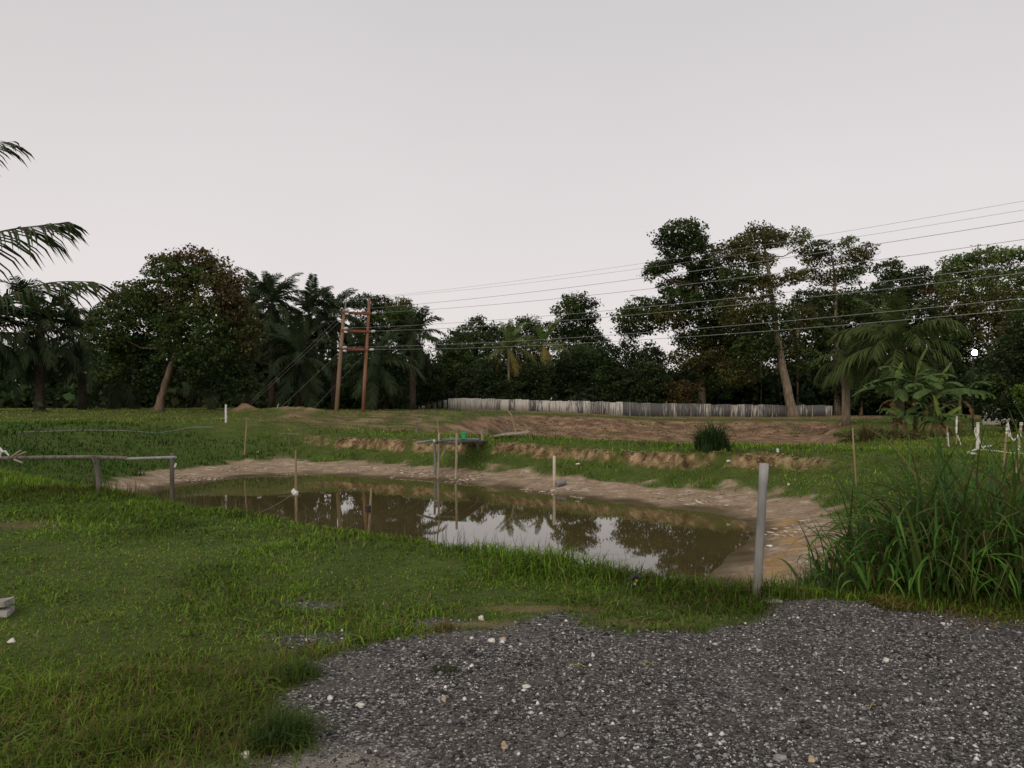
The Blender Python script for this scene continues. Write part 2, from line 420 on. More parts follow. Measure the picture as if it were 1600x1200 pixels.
ground_piece('ground', 0, 'grassy ground and banks around the pond')
ground_piece('gravel_yard', 1, 'dark gravel yard in the foreground')
ground_piece('pond_bed', 2, 'drying brown mud bed around the pond water')
ground_piece('dry_basin', 3, 'bare brown basin of the emptied pond by the fence')

# ---- water
M_WATER, n, l, bs = mat('pond_water')
gp = n.new('ShaderNodeNewGeometry').outputs['Position']
l.new(ramp(n, l, noise_node(n, l, .25, 3, gp), [(.35, (.062, .048, .02)), (.65, (.085, .066, .028))]), bs.inputs['Base Color'])
bs.inputs['Roughness'].default_value = .02; bs.inputs['IOR'].default_value = 1.33; bs.inputs['Specular IOR Level'].default_value = .5
bump(n, l, noise_node(n, l, 1.6, 3, gp, (1, .5, 1)), bs, .05, .012)
wt = np.linspace(-math.pi, math.pi, 160, endpoint=False)
wr = np.interp(wt, *RW) * 1.10
wv = [(PC[0], PC[1], -1.4)] + [(PC[0] + a * math.cos(b), PC[1] + a * math.sin(b), -1.4) for a, b in zip(wr, wt)]
me = bpy.data.meshes.new('water'); me.from_pydata(wv, [], [(0, i + 1, (i + 1) % 160 + 1) for i in range(160)])
tag(link('water', me, M_WATER), 'murky brown pond water reflecting the trees and sky', 'water', None, 'structure')

# ------------------------------------------------------------------ grass
rng = np.random.default_rng(7)
def blades(x, y, z, h, w, colr, lean=.45, rg=rng):
    N = len(x); a = rg.uniform(0, 2 * math.pi, N); ln = np.abs(rg.normal(0, lean, N)) + .08
    ux, uy = np.cos(a), np.sin(a); sx, sy = -uy, ux
    h1 = h * .55
    base = np.stack([x, y, z - .01], 1)
    mid = base + np.stack([ux * ln * h1 * .7, uy * ln * h1 * .7, h1], 1)
    tz = h * np.clip(1 - .35 * ln, .35, 1)
    tip = base + np.stack([ux * ln * h * 1.5, uy * ln * h * 1.5, tz], 1)
    side = np.stack([sx, sy, np.zeros(N)], 1) * w[:, None] / 2
    V = np.stack([base - side, base + side, mid + side * .85, mid - side * .85, tip], 1).reshape(-1, 3)
    b = np.arange(N)[:, None] * 5
    L = np.concatenate([b + [0, 1, 2, 3], b + [3, 2, 4]], 1).ravel()
    st = (np.arange(N)[:, None] * 7 + np.array([0, 4])).ravel()
    return V, L, st, np.repeat(colr, 5, 0)
def grass_colors(N, dry=.12, rg=rng, x=None, y=None):
    c = np.array([.105, .182, .02]) * rg.uniform(.45, 1.6, (N, 1))
    c = c * np.array([1, 1, 1]) + rg.normal(0, .004, (N, 3))
    yl = rg.random(N)
    pd = dry if x is None else dry * (1 - .8 * ss(38, 42, y)) * np.clip(1 + 3.0 * fbm(x, y, .5, 3, 120), .15, 3.5)
    c[yl < pd] = np.array([.16, .12, .05]) * rg.uniform(.6, 1.2, ((yl < pd).sum(), 1))
    br = (yl > .85) & (True if y is None else y < 38); c[br] *= np.array([1.35, 1.2, 1.1])
    if x is not None:
        lit_dry = (ss(40, 46, y) * ss(-6, -12, x) + .55 * ss(24, 30, y) * ss(12, 16, x))[:, None]  # drier turf; the left rise also paler, its sky-facing light put in the colour
        c = c * (1 - lit_dry) + lit_dry * np.array([.17, .2, .045]) * rg.uniform(.8, 1.2, (N, 1))
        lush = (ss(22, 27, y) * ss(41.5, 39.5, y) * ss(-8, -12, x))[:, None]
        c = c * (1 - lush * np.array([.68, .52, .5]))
        c *= np.clip(1 + .8 * fbm(x, y, .7, 3, 130), .55, 1.6)[:, None] * (1 - .12 * ss(0, .3, fbm(x, y, .3, 2, 135))[:, None] * np.array([0, 1, 0]))
    return np.clip(c, .004, 1)
def scatter(N, y0, y1, p0, p1, rg=rng):
    Y = np.exp(rg.uniform(math.log(y0), math.log(y1), N)); X = (rg.uniform(p0, p1, N) - CX) * Y / F
    return X, Y
def grass_object(name, label, X, Y, hfun, wfun, lean=.45, dry=.12, clump=True):
    T = terrain(X, Y); g, mud, soil, brown, pale, och = masks(X, Y, T)
    keep_p = np.clip(1 - 1.15 * g, 0, 1) * np.clip(1 - 1.3 * mud, 0, 1) * (1 - .96 * soil) * (1 - .93 * brown) * (1 - .9 * pale)
    if clump: keep_p = keep_p * np.clip(.85 + .9 * fbm(X, Y, 3.0, 3, 140), .25, 1)
    k = rng.random(len(X)) < keep_p
    k &= T[1] > T[3] - .2
    X, Y, Z = X[k], Y[k], T[0][k]
    h, w = hfun(X, Y, T[5][k], T[7][k]), wfun(X, Y)
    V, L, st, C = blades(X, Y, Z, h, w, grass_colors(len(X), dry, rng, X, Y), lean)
    me = npmesh(name, V, L, st, False, C)
    return tag(link(name, me, M_GRASS), label, 'grass', None, 'stuff')
def h_near(X, Y, t, far):
    e = ss(.75, .0, np.abs(polysdf(X, Y, [(2.0, 6.5), (0, 8.16), (-3, 10.73), (-6, 13.3), (-12, 18.43), (-12.1, 18.5)])))
    pat = np.clip(1 + 1.9 * fbm(X, Y, .9, 3, 150), .55, 2.1)
    left = ss(-1.0, -2.2, X) * ss(5.2, 4.2, Y)
    right = ss(-1.5, .6, X)
    return (.048 + .06 * left + .11 * e * (.3 + .7 * right)) * pat * rng.uniform(.5, 1.5, len(X))
X, Y = scatter(275000, 2.9, 15, -260, 2050)
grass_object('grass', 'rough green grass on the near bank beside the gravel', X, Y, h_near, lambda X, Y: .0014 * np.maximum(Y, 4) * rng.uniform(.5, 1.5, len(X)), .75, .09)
X, Y = scatter(150000, 13, 46, -300, 1900)
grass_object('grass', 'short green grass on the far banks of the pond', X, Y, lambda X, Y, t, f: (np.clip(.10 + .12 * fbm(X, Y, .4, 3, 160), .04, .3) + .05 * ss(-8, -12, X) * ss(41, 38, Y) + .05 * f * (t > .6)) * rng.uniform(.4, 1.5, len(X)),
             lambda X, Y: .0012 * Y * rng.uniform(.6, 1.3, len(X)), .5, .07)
X, Y = scatter(45000, 46, 100, -300, 1900)
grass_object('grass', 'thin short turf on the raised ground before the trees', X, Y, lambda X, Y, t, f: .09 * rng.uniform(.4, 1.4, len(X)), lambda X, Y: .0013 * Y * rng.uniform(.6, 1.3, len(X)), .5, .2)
X, Y = scatter(9000, 3.0, 13, -200, 1250); T = terrain(X, Y); m_ = masks(X, Y, T)
k = (rng.random(len(X)) < ss(.12, .35, fbm(X, Y, 1.4, 3, 200))) & (m_[0] < .3) & (T[5] > .97); X, Y, Z = X[k], Y[k], T[0][k]; N = len(X)
V, L, st, C = blades(X, Y, Z, rng.uniform(.03, .10, N), rng.uniform(.012, .026, N), np.array([.09, .13, .03]) * rng.uniform(.5, 1.5, (N, 1)), 1.2)
tag(link('weeds', npmesh('weeds', V, L, st, False, C), M_GRASS), 'low broad leaved weeds scattered through the near grass', 'weeds', None, 'stuff')
X, Y = scatter(5000, 3.0, 12, -200, 1250); T = terrain(X, Y); m_ = masks(X, Y, T)
k = (rng.random(len(X)) < .25 + ss(.0, .3, fbm(X, Y, .9, 3, 210))) & (m_[0] < .5) & (T[5] > .97); X, Y, Z = X[k], Y[k], T[0][k]; N = len(X)
V, L, st, C = blades(X, Y, Z + .02, rng.uniform(.02, .06, N), rng.uniform(.003, .006, N), np.array([.27, .21, .1]) * rng.uniform(.5, 1.3, (N, 1)), 2.2)
tag(link('dry_grass', npmesh('dry_grass', V, L, st, False, C), M_GRASS), 'dead straw lying in the near grass', 'dry grass', None, 'stuff')
# seed stalks along the waterside edge
N = 900; s = rng.uniform(0, 1, N) ** .8
X = 1.4 - s * 9.5; Yc = 8.16 - .856 * X; X += .0; Y = Yc + rng.normal(.25, .25, N)
Z = terrain(X, Y)[0]
h = rng.uniform(.14, .40, N)
V, L, st, C = blades(X, Y, Z, h, .0007 * Y * rng.uniform(.6, 1.1, N), np.array([.11, .095, .055]) * rng.uniform(.5, 1.3, (N, 1)), .18)
tag(link('seed_grass', npmesh('seed_grass', V, L, st, False, C), M_GRASS), 'thin seeding grass stalks along the water side of the near bank', 'grass', None, 'stuff')

# ------------------------------------------------------------------ gravel
OCT = np.array([(1, 0, 0), (0, 1, 0), (-1, 0, 0), (0, -1, 0), (0, 0, 1), (0, 0, -.6)], float)
OF = np.array([(0, 1, 4), (1, 2, 4), (2, 3, 4), (3, 0, 4), (1, 0, 5), (2, 1, 5), (3, 2, 5), (0, 3, 5)])
def pebbles(X, Y, Z, s, colr, rg=rng):
    N = len(X); a = rg.uniform(0, 6.283, N)
    sc_ = np.stack([s * rg.uniform(.7, 1.3, N), s * rg.uniform(.6, 1.1, N), s * rg.uniform(.45, .85, N)], 1)
    V = OCT[None] * sc_[:, None, :] * rg.uniform(.75, 1.25, (N, 6, 1)) + rg.normal(0, .12, (N, 6, 3)) * s[:, None, None]
    ca, sa = np.cos(a)[:, None], np.sin(a)[:, None]
    V = np.stack([V[..., 0] * ca - V[..., 1] * sa, V[..., 0] * sa + V[..., 1] * ca, V[..., 2]], -1)
    V = V + np.stack([X, Y, Z + s * .25], 1)[:, None, :]
    Fc = (np.arange(N)[:, None, None] * 6 + OF[None]).reshape(-1, 3)
    return V.reshape(-1, 3), Fc, np.repeat(colr, 6, 0)
N = 64000
X, Y = scatter(N, 2.8, 6.9, 330, 1900)
T = terrain(X, Y); g, mud, soil, brown, pale, och = masks(X, Y, T)
k = rng.random(N) < np.clip(g * 1.1 + .05 * (g > .01), 0, 1) * np.clip(1 - .5 * pale, 0, 1) * np.clip(.95 + 1.6 * fbm(X, Y, .9, 3, 190), .3, 1); X, Y, Z = X[k], Y[k], T[0][k]; N = len(X)
s = np.clip(rng.lognormal(math.log(.0068), .45, N), .0033, .022)
tone = rng.random(N)
C = np.where((tone < .72)[:, None], rng.uniform(.018, .12, (N, 1)), rng.uniform(.15, .38, (N, 1)))
C = np.where((tone > .958)[:, None], rng.uniform(.38, .72, (N, 1)), C) * np.array([1.0, .985, .99])
V, Fc, C = pebbles(X, Y, Z, s, C)
o = tag(link('gravel', quadmesh('gravel', V, Fc, False, C), M_PEB), 'loose dark grey gravel with pale chips', 'gravel', None, 'stuff')

def clods(name, label, N, x0, x1, y0, y1, s0, s1, which, colr, flat=1.0, cap=9000):
    X = rng.uniform(x0, x1, N); Y = rng.uniform(y0, y1, N); T = terrain(X, Y); mk_ = masks(X, Y, T)
    k = rng.random(N) < which(X, Y, T, mk_); X, Y, Z = X[k][:cap], Y[k][:cap], T[0][k][:cap]; n_ = len(X)
    s = s0 * (s1 / s0) ** (rng.random(n_) ** 2)
    C = np.array(colr[0]) + (np.array(colr[1]) - np.array(colr[0])) * rng.random((n_, 1)); C *= rng.uniform(.8, 1.2, (n_, 1))
    V, Fc, C = pebbles(X, Y, Z, s, C)
    if flat < 1:
        zc = np.repeat(Z, 6); V[:, 2] = zc + (V[:, 2] - zc) * flat
    return tag(link(name, quadmesh(name, V, Fc, False, C), M_PEB), label, name.replace('_', ' '), None, 'stuff')
clods('soil_clods', 'crumbled ochre clods along the eroded far bank', 120000, -11, 12, 24, 41, .015, .06, lambda X, Y, T, m: m[2] * .8, ((.10, .068, .036), (.38, .28, .17)), cap=7000)
clods('soil_clods', 'rough brown clods over the bank of the dry basin', 30000, -6, 34, 60, 92, .035, .13, lambda X, Y, T, m: ss(.1, .4, T[8]) * ss(.995, .8, T[8]) * .8, ((.08, .05, .032), (.30, .21, .14)), cap=9000)
clods('mud_flakes', 'pale dried flakes on the mud along the waterline', 60000, -14, 9, 10, 38, .03, .14,
      lambda X, Y, T, m: (T[1] > T[2] * 1.01) * (T[1] < T[3]) * ss(.95, .35, (T[1] - T[2]) / (T[3] - T[2])) * ss(.05, .3, fbm(X, Y, .55, 3, 170)), ((.26, .19, .13), (.54, .47, .38)), .25, 4200)

# single stones large enough to pick out
def stone(name, px, py, wpx, hpx, m, label, seed, cat='stone'):
    p = hit(px, py + hpx * .3); k = p.y / F; rg = random.Random(seed)
    import bmesh
    bm = bmesh.new(); bmesh.ops.create_icosphere(bm, subdivisions=2, radius=1)
    ph = [rg.uniform(0, 6) for _ in range(6)]
    for v in bm.verts:
        q = v.co
        d = 1 + .22 * math.sin(3.1 * q.x + ph[0]) * math.cos(2.7 * q.y + ph[1]) + .16 * math.sin(4.3 * q.z + ph[2] + 2 * q.x)
        v.co = Vector((q.x * wpx * k / 2 * d, q.y * (wpx + hpx) / 2 * k / 2 * d, q.z * hpx * k / 2 * d))
    rot = Matrix.Rotation(rg.uniform(0, 6), 3, 'Z') if abs(wpx - hpx) < 5 else Matrix.Identity(3)
    for v in bm.verts: v.co = rot @ v.co
    me = bpy.data.meshes.new(name); bm.to_mesh(me); bm.free()
    o = link(name, me, m, None, (p.x, p.y, p.z + hpx * k * .25)); return tag(o, label, cat, 'loose stones')
stone('stone', 752, 968, 10, 9, M_STONE, 'white stone lying alone in the grass edge above the gravel', 1)
stone('stone', 737, 998, 7, 5, M_STONE, 'small white stone on the upper gravel edge near a larger buff white one', 2)
stone('stone', 768, 1003, 11, 9, M_STONE, 'chunky white stone on the upper gravel edge', 3)
stone('stone', 786, 1000, 13, 7, M_STONEBUFF, 'buff stone beside the chunky white stone on the gravel edge', 4)
stone('stone', 563, 1103, 15, 8, M_STONE, 'long pale pinkish stone lying on the gravel near the grass', 5)
stone('stone', 516, 1095, 9, 8, M_STONE, 'round white stone on the gravel close to the grass corner', 6)
stone('stone', 694, 1093, 9, 10, M_STONEBUFF, 'greenish buff stone in the middle of the gravel', 7)
stone('stone', 726, 1092, 7, 8, M_STONE, 'small upright white stone in the middle of the gravel', 8)
stone('stone', 822, 1077, 14, 8, M_STONE, 'flat white stone right of the gravel middle below the grass', 9)
stone('stone', 788, 1170, 11, 13, M_STONEBUFF, 'buff pebble at the bottom of the gravel', 10)
stone('stone', 1218, 1190, 20, 12, M_STONEGREY, 'pale grey stone at the bottom edge of the gravel', 11)
stone('stone', 1268, 1188, 14, 10, M_STONEBUFF, 'pale brownish stone next to the grey one at the bottom edge', 12)
stone('stone', 1385, 1033, 11, 7, M_STONE, 'white stone on the right of the gravel', 13)
stone('stone', 1473, 976, 9, 5, M_STONE, 'flat white stone on the gravel below the tall grass', 14)
stone('stone', 384, 1180, 17, 14, M_STONE, 'pale broken stone in the grass at the bottom', 15)
stone('stone', 18, 1003, 12, 9, M_STONE, 'small pale stone in the grass at the left', 16)
stone('stone', 903, 726, 8, 4, M_STONE, 'white stone on the grassy far bank right of the cream pipe', 17)
stone('stone', 1138, 724, 6, 5, M_STONE, 'pale lump at the top of the bare bank below the grass clump', 18)
stone('stone', 1203, 853, 10, 4, M_WHITE, 'white scrap lying on the mud right of the grey pipe', 19, 'litter')
stone('stone', 1232, 757, 4, 4, M_STONE, 'small pale stone in the bank grass right of the grey pipe', 20)
stone('stone', 402, 706, 5, 3, M_STONE, 'small white stone on the far grass slope at left', 21)

# ------------------------------------------------------------------ trees
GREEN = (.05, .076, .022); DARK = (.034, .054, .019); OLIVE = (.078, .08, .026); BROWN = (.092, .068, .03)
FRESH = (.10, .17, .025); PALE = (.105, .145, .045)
def crown_mesh(name, clusters, leaf, seed, per_m2=2.4, flat=.62, fill=1.0):
    """clusters: (centre, (rx, ry, rz), colour); many small leaf faces in clumps through each cluster's volume"""
    rg = np.random.default_rng(seed); Vs, Cs = [], []
    for c, rad, colr in clusters:
        rad = np.array(rad); area = 4 * math.pi * ((rad[0] * rad[1] + rad[1] * rad[2] + rad[0] * rad[2]) / 3)
        K = max(8, int(area * per_m2 * .075 / leaf ** 1.6 * fill)); m = 20
        d = rg.normal(0, 1, (K, 3)); d /= np.linalg.norm(d, axis=1)[:, None]
        rr = rg.uniform(.25, 1.0, K) ** .55 * rg.uniform(.82, 1.12, K)
        cc = np.array(c) + d * rr[:, None] * rad
        cr = leaf * rg.uniform(1.2, 2.4, K)
        off = rg.normal(0, 1, (K, m, 3)); off *= (rg.random((K, m, 1)) ** .45) / np.linalg.norm(off, axis=2)[:, :, None]
        off *= cr[:, None, None] * np.array([1.25, 1.25, .8])
        p = (cc[:, None, :] + off).reshape(-1, 3); N = len(p)
        nrm = rg.normal(0, .75, (N, 3)) + np.array([0, 0, .75]); nrm /= np.linalg.norm(nrm, axis=1)[:, None]
        t = np.cross(nrm, rg.normal(0, 1, (N, 3))); t /= np.linalg.norm(t, axis=1)[:, None]
        b = np.cross(nrm, t)
        L = leaf * rg.uniform(.6, 1.35, (N, 1)); Wd = L * rg.uniform(.5, .85, (N, 1))
        q = np.stack([p - t * L * .5, p + b * Wd * .5 + nrm * L * .06, p + t * L * .5 - nrm * L * .12, p - b * Wd * .5 + nrm * L * .06], 1)
        kc = np.array(colr) * rg.uniform(.72, 1.3, (K, 1)) * (1 + rg.normal(0, .07, (K, 3)))
        lc = np.repeat(kc, m, 0) * rg.uniform(.7, 1.3, (N, 1))
        Vs.append(q.reshape(-1, 3)); Cs.append(np.repeat(lc, 4, 0))
    V, C = np.concatenate(Vs), np.clip(np.concatenate(Cs), .004, 1)
    return V, np.arange(len(V)).reshape(-1, 4), C

def tree(name, label, Y, trunk, crown, leaf, seed, bark=None, r0=.3, group=None, dens=2.4, limbs=True, depth=.8, base_y=None, cat='tree'):
    """trunk: photo pixels at distance Y; crown: (px, py, rx, ry, colour[, dY])"""
    bark = bark or M_BARK; rg = random.Random(seed); k = Y / F
    tp = [P(a, b, Y) for a, b in trunk]
    bx, by = tp[0].x, Y
    base = Vector((bx, by, gz(bx, by))); tp[0] = base - Vector((0, 0, .15))
    root = empty(name, base, label, cat, group)
    mb = MB(); n = len(tp)
    # resample the trunk with a slight waver
    pts, rad = [], []
    for i in range(n - 1):
        for s in (0, .33, .66):
            pts.append(tp[i].lerp(tp[i + 1], s) + Vector((rg.uniform(-.05, .05), rg.uniform(-.1, .1), 0)) * (i > 0))
    pts.append(tp[-1])
    for i in range(len(pts)):
        f = i / (len(pts) - 1); rad.append(r0 * (1 - .8 * f) * (1.55 if i == 0 else 1.18 if i == 1 else 1))
    mb.tube(pts, rad, 9)
    cl = []
    for cdat in crown:
        a, b, rx, ry, colr = cdat[:5]; dY = cdat[5] if len(cdat) > 5 else rg.uniform(-.45, .45) * max(rx, ry) * k * 1.5
        c = P(a, b, Y); c.y += dY; ry3 = (rx * k * 1.1, depth * max(rx, ry) * k * 1.1, ry * k * 1.28)
        cl.append((tuple(c), ry3, colr))
        hf0 = (c.z - base.z) / max(1, tp[-1].z - base.z)
        if limbs and hf0 > .62:
            j = min(range(len(pts)), key=lambda q: (pts[q] - c).length + 2.0 * max(0, pts[q].z - c.z + .2 * (c - pts[q]).length))
            s0 = pts[j]; mid = s0.lerp(c, .5) + Vector((rg.uniform(-.1, .1), 0, -.12)) * (c - s0).length
            hf = (c.z - base.z) / max(1, tp[-1].z - base.z); rr = max(.03, rad[j] * (.55 if hf > .45 else .2))
            mb.tube([s0, s0.lerp(mid, .5) + Vector((0, 0, .03)), mid, mid.lerp(c, .6), c], [rr, rr * .85, rr * .65, rr * .45, rr * .25], 6)
            for _ in range(3):
                e = c + Vector((rg.uniform(-1, 1) * ry3[0], rg.uniform(-1, 1) * ry3[1], rg.uniform(-.2, .9) * ry3[2])) * .85
                m2_ = mid.lerp(c, rg.uniform(.2, .9)); mb.tube([m2_, m2_.lerp(e, .5) + Vector((0, 0, .1)), e], [rr * .4, rr * .28, rr * .1], 5)
    mb.build('trunk', bark, root, smooth=True)
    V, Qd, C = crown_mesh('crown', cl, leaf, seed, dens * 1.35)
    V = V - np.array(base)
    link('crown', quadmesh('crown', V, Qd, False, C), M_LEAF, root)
    return root

# the leaning broadleaf tree on the left, turning brown
tree('broadleaf_tree', 'broad tree with green and rusty leaves and bent trunk on the left rise', 57,
     [(247, 644), (252, 622), (262, 590), (275, 545), (286, 500), (292, 445)],
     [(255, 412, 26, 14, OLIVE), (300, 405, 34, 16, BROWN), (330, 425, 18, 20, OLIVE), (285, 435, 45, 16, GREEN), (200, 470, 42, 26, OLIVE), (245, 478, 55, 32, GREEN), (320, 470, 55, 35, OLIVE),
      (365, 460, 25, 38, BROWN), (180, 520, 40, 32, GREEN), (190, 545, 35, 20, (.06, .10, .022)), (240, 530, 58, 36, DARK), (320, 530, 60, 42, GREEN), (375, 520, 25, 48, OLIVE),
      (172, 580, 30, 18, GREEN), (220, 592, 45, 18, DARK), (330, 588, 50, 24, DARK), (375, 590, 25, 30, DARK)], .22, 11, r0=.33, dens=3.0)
tree('durian_tree', 'tall dark green tree with tiered crown and sky gaps, behind the fence', 103,
     [(1095, 655), (1098, 600), (1100, 530), (1092, 465), (1078, 400), (1066, 370)],
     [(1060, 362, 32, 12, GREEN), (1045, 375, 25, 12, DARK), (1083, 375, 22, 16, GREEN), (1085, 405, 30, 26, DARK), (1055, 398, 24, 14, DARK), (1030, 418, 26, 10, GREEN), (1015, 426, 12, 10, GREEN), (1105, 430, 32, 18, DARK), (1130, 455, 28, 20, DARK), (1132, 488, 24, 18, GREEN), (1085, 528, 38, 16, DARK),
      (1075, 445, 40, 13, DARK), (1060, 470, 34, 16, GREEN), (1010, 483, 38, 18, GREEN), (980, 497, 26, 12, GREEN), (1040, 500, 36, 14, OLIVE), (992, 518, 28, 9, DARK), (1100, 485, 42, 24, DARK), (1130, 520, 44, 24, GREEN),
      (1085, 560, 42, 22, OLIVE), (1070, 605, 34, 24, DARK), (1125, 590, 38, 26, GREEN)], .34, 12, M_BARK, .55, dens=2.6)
tree('olive_tree', 'tall olive tree with thick leaning grey trunk standing before the fence', 94,
     [(1241, 657), (1233, 622), (1223, 575), (1214, 525), (1206, 465), (1200, 415), (1192, 375)],
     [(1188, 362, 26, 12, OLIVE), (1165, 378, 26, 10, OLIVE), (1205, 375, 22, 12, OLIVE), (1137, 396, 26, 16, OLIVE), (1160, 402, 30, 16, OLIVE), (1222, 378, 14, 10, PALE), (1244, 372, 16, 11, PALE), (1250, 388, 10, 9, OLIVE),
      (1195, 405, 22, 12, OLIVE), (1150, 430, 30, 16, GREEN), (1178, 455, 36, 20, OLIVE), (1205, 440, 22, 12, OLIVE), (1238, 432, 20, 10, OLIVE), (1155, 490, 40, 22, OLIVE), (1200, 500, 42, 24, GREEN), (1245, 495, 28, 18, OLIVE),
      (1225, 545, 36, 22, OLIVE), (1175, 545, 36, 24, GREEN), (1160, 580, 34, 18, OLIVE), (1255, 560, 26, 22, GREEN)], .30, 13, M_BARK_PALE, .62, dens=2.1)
tree('sparse_tree', 'tall sparse tree with pale bare upper trunk right of the olive tree', 102,
     [(1309, 655), (1308, 560), (1306, 480), (1304, 430), (1298, 385)],
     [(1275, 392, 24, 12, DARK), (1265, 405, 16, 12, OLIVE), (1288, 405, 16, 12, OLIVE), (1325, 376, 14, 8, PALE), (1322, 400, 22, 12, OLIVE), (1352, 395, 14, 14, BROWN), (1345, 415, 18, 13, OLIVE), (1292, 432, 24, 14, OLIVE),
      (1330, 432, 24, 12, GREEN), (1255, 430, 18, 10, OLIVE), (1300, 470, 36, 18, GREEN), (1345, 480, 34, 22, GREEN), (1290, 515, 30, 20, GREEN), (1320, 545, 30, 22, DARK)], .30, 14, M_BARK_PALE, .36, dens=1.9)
tree('bushy_tree', 'dark rounded trees top between the sparse tree and the pale feathery tree', 110,
     [(1420, 655), (1422, 560), (1415, 470)],
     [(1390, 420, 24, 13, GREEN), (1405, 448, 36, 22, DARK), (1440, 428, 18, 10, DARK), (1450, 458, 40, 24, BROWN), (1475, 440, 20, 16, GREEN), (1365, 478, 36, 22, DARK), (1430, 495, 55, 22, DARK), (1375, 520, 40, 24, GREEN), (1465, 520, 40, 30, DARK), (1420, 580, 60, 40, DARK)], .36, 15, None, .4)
tree('feathery_tree', 'pale green feathery tree at the right edge, taller than the lamp', 66,
     [(1570, 690), (1568, 600), (1560, 500), (1550, 430)],
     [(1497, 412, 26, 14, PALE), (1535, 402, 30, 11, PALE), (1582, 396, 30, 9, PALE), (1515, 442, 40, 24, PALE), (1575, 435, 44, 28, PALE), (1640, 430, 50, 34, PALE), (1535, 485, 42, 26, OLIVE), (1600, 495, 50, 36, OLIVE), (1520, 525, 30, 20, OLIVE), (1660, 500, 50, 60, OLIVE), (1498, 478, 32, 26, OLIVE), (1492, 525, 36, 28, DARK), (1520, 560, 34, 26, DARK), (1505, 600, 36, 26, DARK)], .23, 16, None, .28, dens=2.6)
tree('leafy_tree', 'dark leafy tree at the right edge with a bright yellow green spray beside the lamp', 43,
     [(1600, 690), (1598, 640), (1605, 570), (1612, 520)],
     [(1600, 500, 45, 32, GREEN), (1585, 548, 40, 24, DARK), (1575, 590, 45, 26, DARK), (1640, 560, 60, 60, DARK), (1550, 632, 30, 20, DARK), (1590, 645, 40, 22, DARK), (1650, 650, 50, 40, DARK), (1545, 598, 22, 18, GREEN), (1560, 618, 17, 9, FRESH, -2.4), (1580, 608, 15, 7, FRESH, -2.4), (1545, 610, 8, 5, FRESH, -2.4)], .16, 17, None, .2, dens=3.0)
tree('round_tree', 'tall egg shaped dark tree standing above the coconut palms', 122,
     [(902, 655), (901, 580), (900, 500)],
     [(902, 470, 22, 12, GREEN), (888, 488, 22, 16, GREEN), (916, 486, 20, 16, DARK), (900, 508, 34, 20, DARK), (902, 535, 34, 22, DARK), (876, 530, 18, 14, DARK), (930, 540, 22, 16, DARK), (900, 575, 45, 25, DARK)], .36, 18, None, .45, dens=2.3)
tree('dome_tree', 'far dome topped tree left of the coconut palms', 150, [(745, 655), (745, 560), (745, 510)],
     [(746, 506, 17, 10, GREEN), (722, 522, 24, 11, DARK), (766, 520, 20, 11, DARK), (745, 545, 45, 22, DARK), (735, 590, 60, 30, DARK)], .45, 19, None, .4)
tree('dome_tree', 'far dome topped tree between the two coconut palms', 152, [(822, 655), (822, 560), (822, 512)],
     [(822, 505, 17, 9, GREEN), (845, 518, 20, 12, DARK), (800, 522, 20, 12, DARK), (822, 545, 45, 22, DARK), (830, 590, 60, 30, DARK)], .45, 20, None, .4)
tree('vine_tree', 'rounded vine covered tree with bright green patch behind the power poles', 88, [(600, 650), (600, 580), (600, 500)],
     [(575, 473, 30, 13, DARK), (618, 480, 28, 15, OLIVE), (600, 500, 46, 22, GREEN), (637, 510, 24, 26, GREEN), (628, 498, 22, 12, (.07, .12, .025), -3), (570, 530, 34, 30, DARK), (620, 550, 44, 34, DARK), (590, 595, 55, 32, DARK)], .22, 21, None, .35, dens=2.9)
tree('backing_tree', 'dark broad tree filling the gap behind the sparse pale trunked tree', 118, [(1310, 655), (1308, 580), (1300, 490)],
     [(1262, 470, 26, 18, DARK), (1290, 490, 36, 24, GREEN), (1340, 470, 30, 22, DARK), (1330, 505, 42, 26, DARK), (1265, 525, 40, 28, DARK), (1310, 555, 55, 34, DARK), (1375, 540, 40, 40, DARK), (1280, 600, 50, 26, DARK)], .42, 24, None, .35)
tree('backing_tree', 'dark tree filling the shade between the tiered tree and the leaning grey trunk', 116, [(1165, 655), (1165, 590), (1163, 530)],
     [(1140, 525, 40, 26, DARK), (1190, 535, 36, 24, DARK), (1160, 565, 48, 26, OLIVE), (1120, 570, 34, 26, DARK), (1150, 605, 50, 22, DARK)], .42, 25, None, .3)
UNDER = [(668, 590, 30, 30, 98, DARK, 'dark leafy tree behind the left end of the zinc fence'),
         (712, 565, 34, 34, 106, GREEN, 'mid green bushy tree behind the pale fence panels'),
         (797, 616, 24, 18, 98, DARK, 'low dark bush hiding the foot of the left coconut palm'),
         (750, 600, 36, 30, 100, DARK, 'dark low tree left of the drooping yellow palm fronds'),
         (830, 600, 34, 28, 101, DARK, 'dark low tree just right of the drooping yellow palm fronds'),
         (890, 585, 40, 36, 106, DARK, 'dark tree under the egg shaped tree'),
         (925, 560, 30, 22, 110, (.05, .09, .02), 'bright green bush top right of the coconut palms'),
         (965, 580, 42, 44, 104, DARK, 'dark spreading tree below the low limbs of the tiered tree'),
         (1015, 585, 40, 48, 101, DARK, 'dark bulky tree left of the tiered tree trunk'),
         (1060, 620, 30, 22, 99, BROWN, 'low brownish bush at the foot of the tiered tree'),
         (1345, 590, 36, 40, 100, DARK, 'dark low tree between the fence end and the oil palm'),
         (1270, 585, 26, 36, 108, DARK, 'dark undergrowth tree behind the leaning grey trunk')]
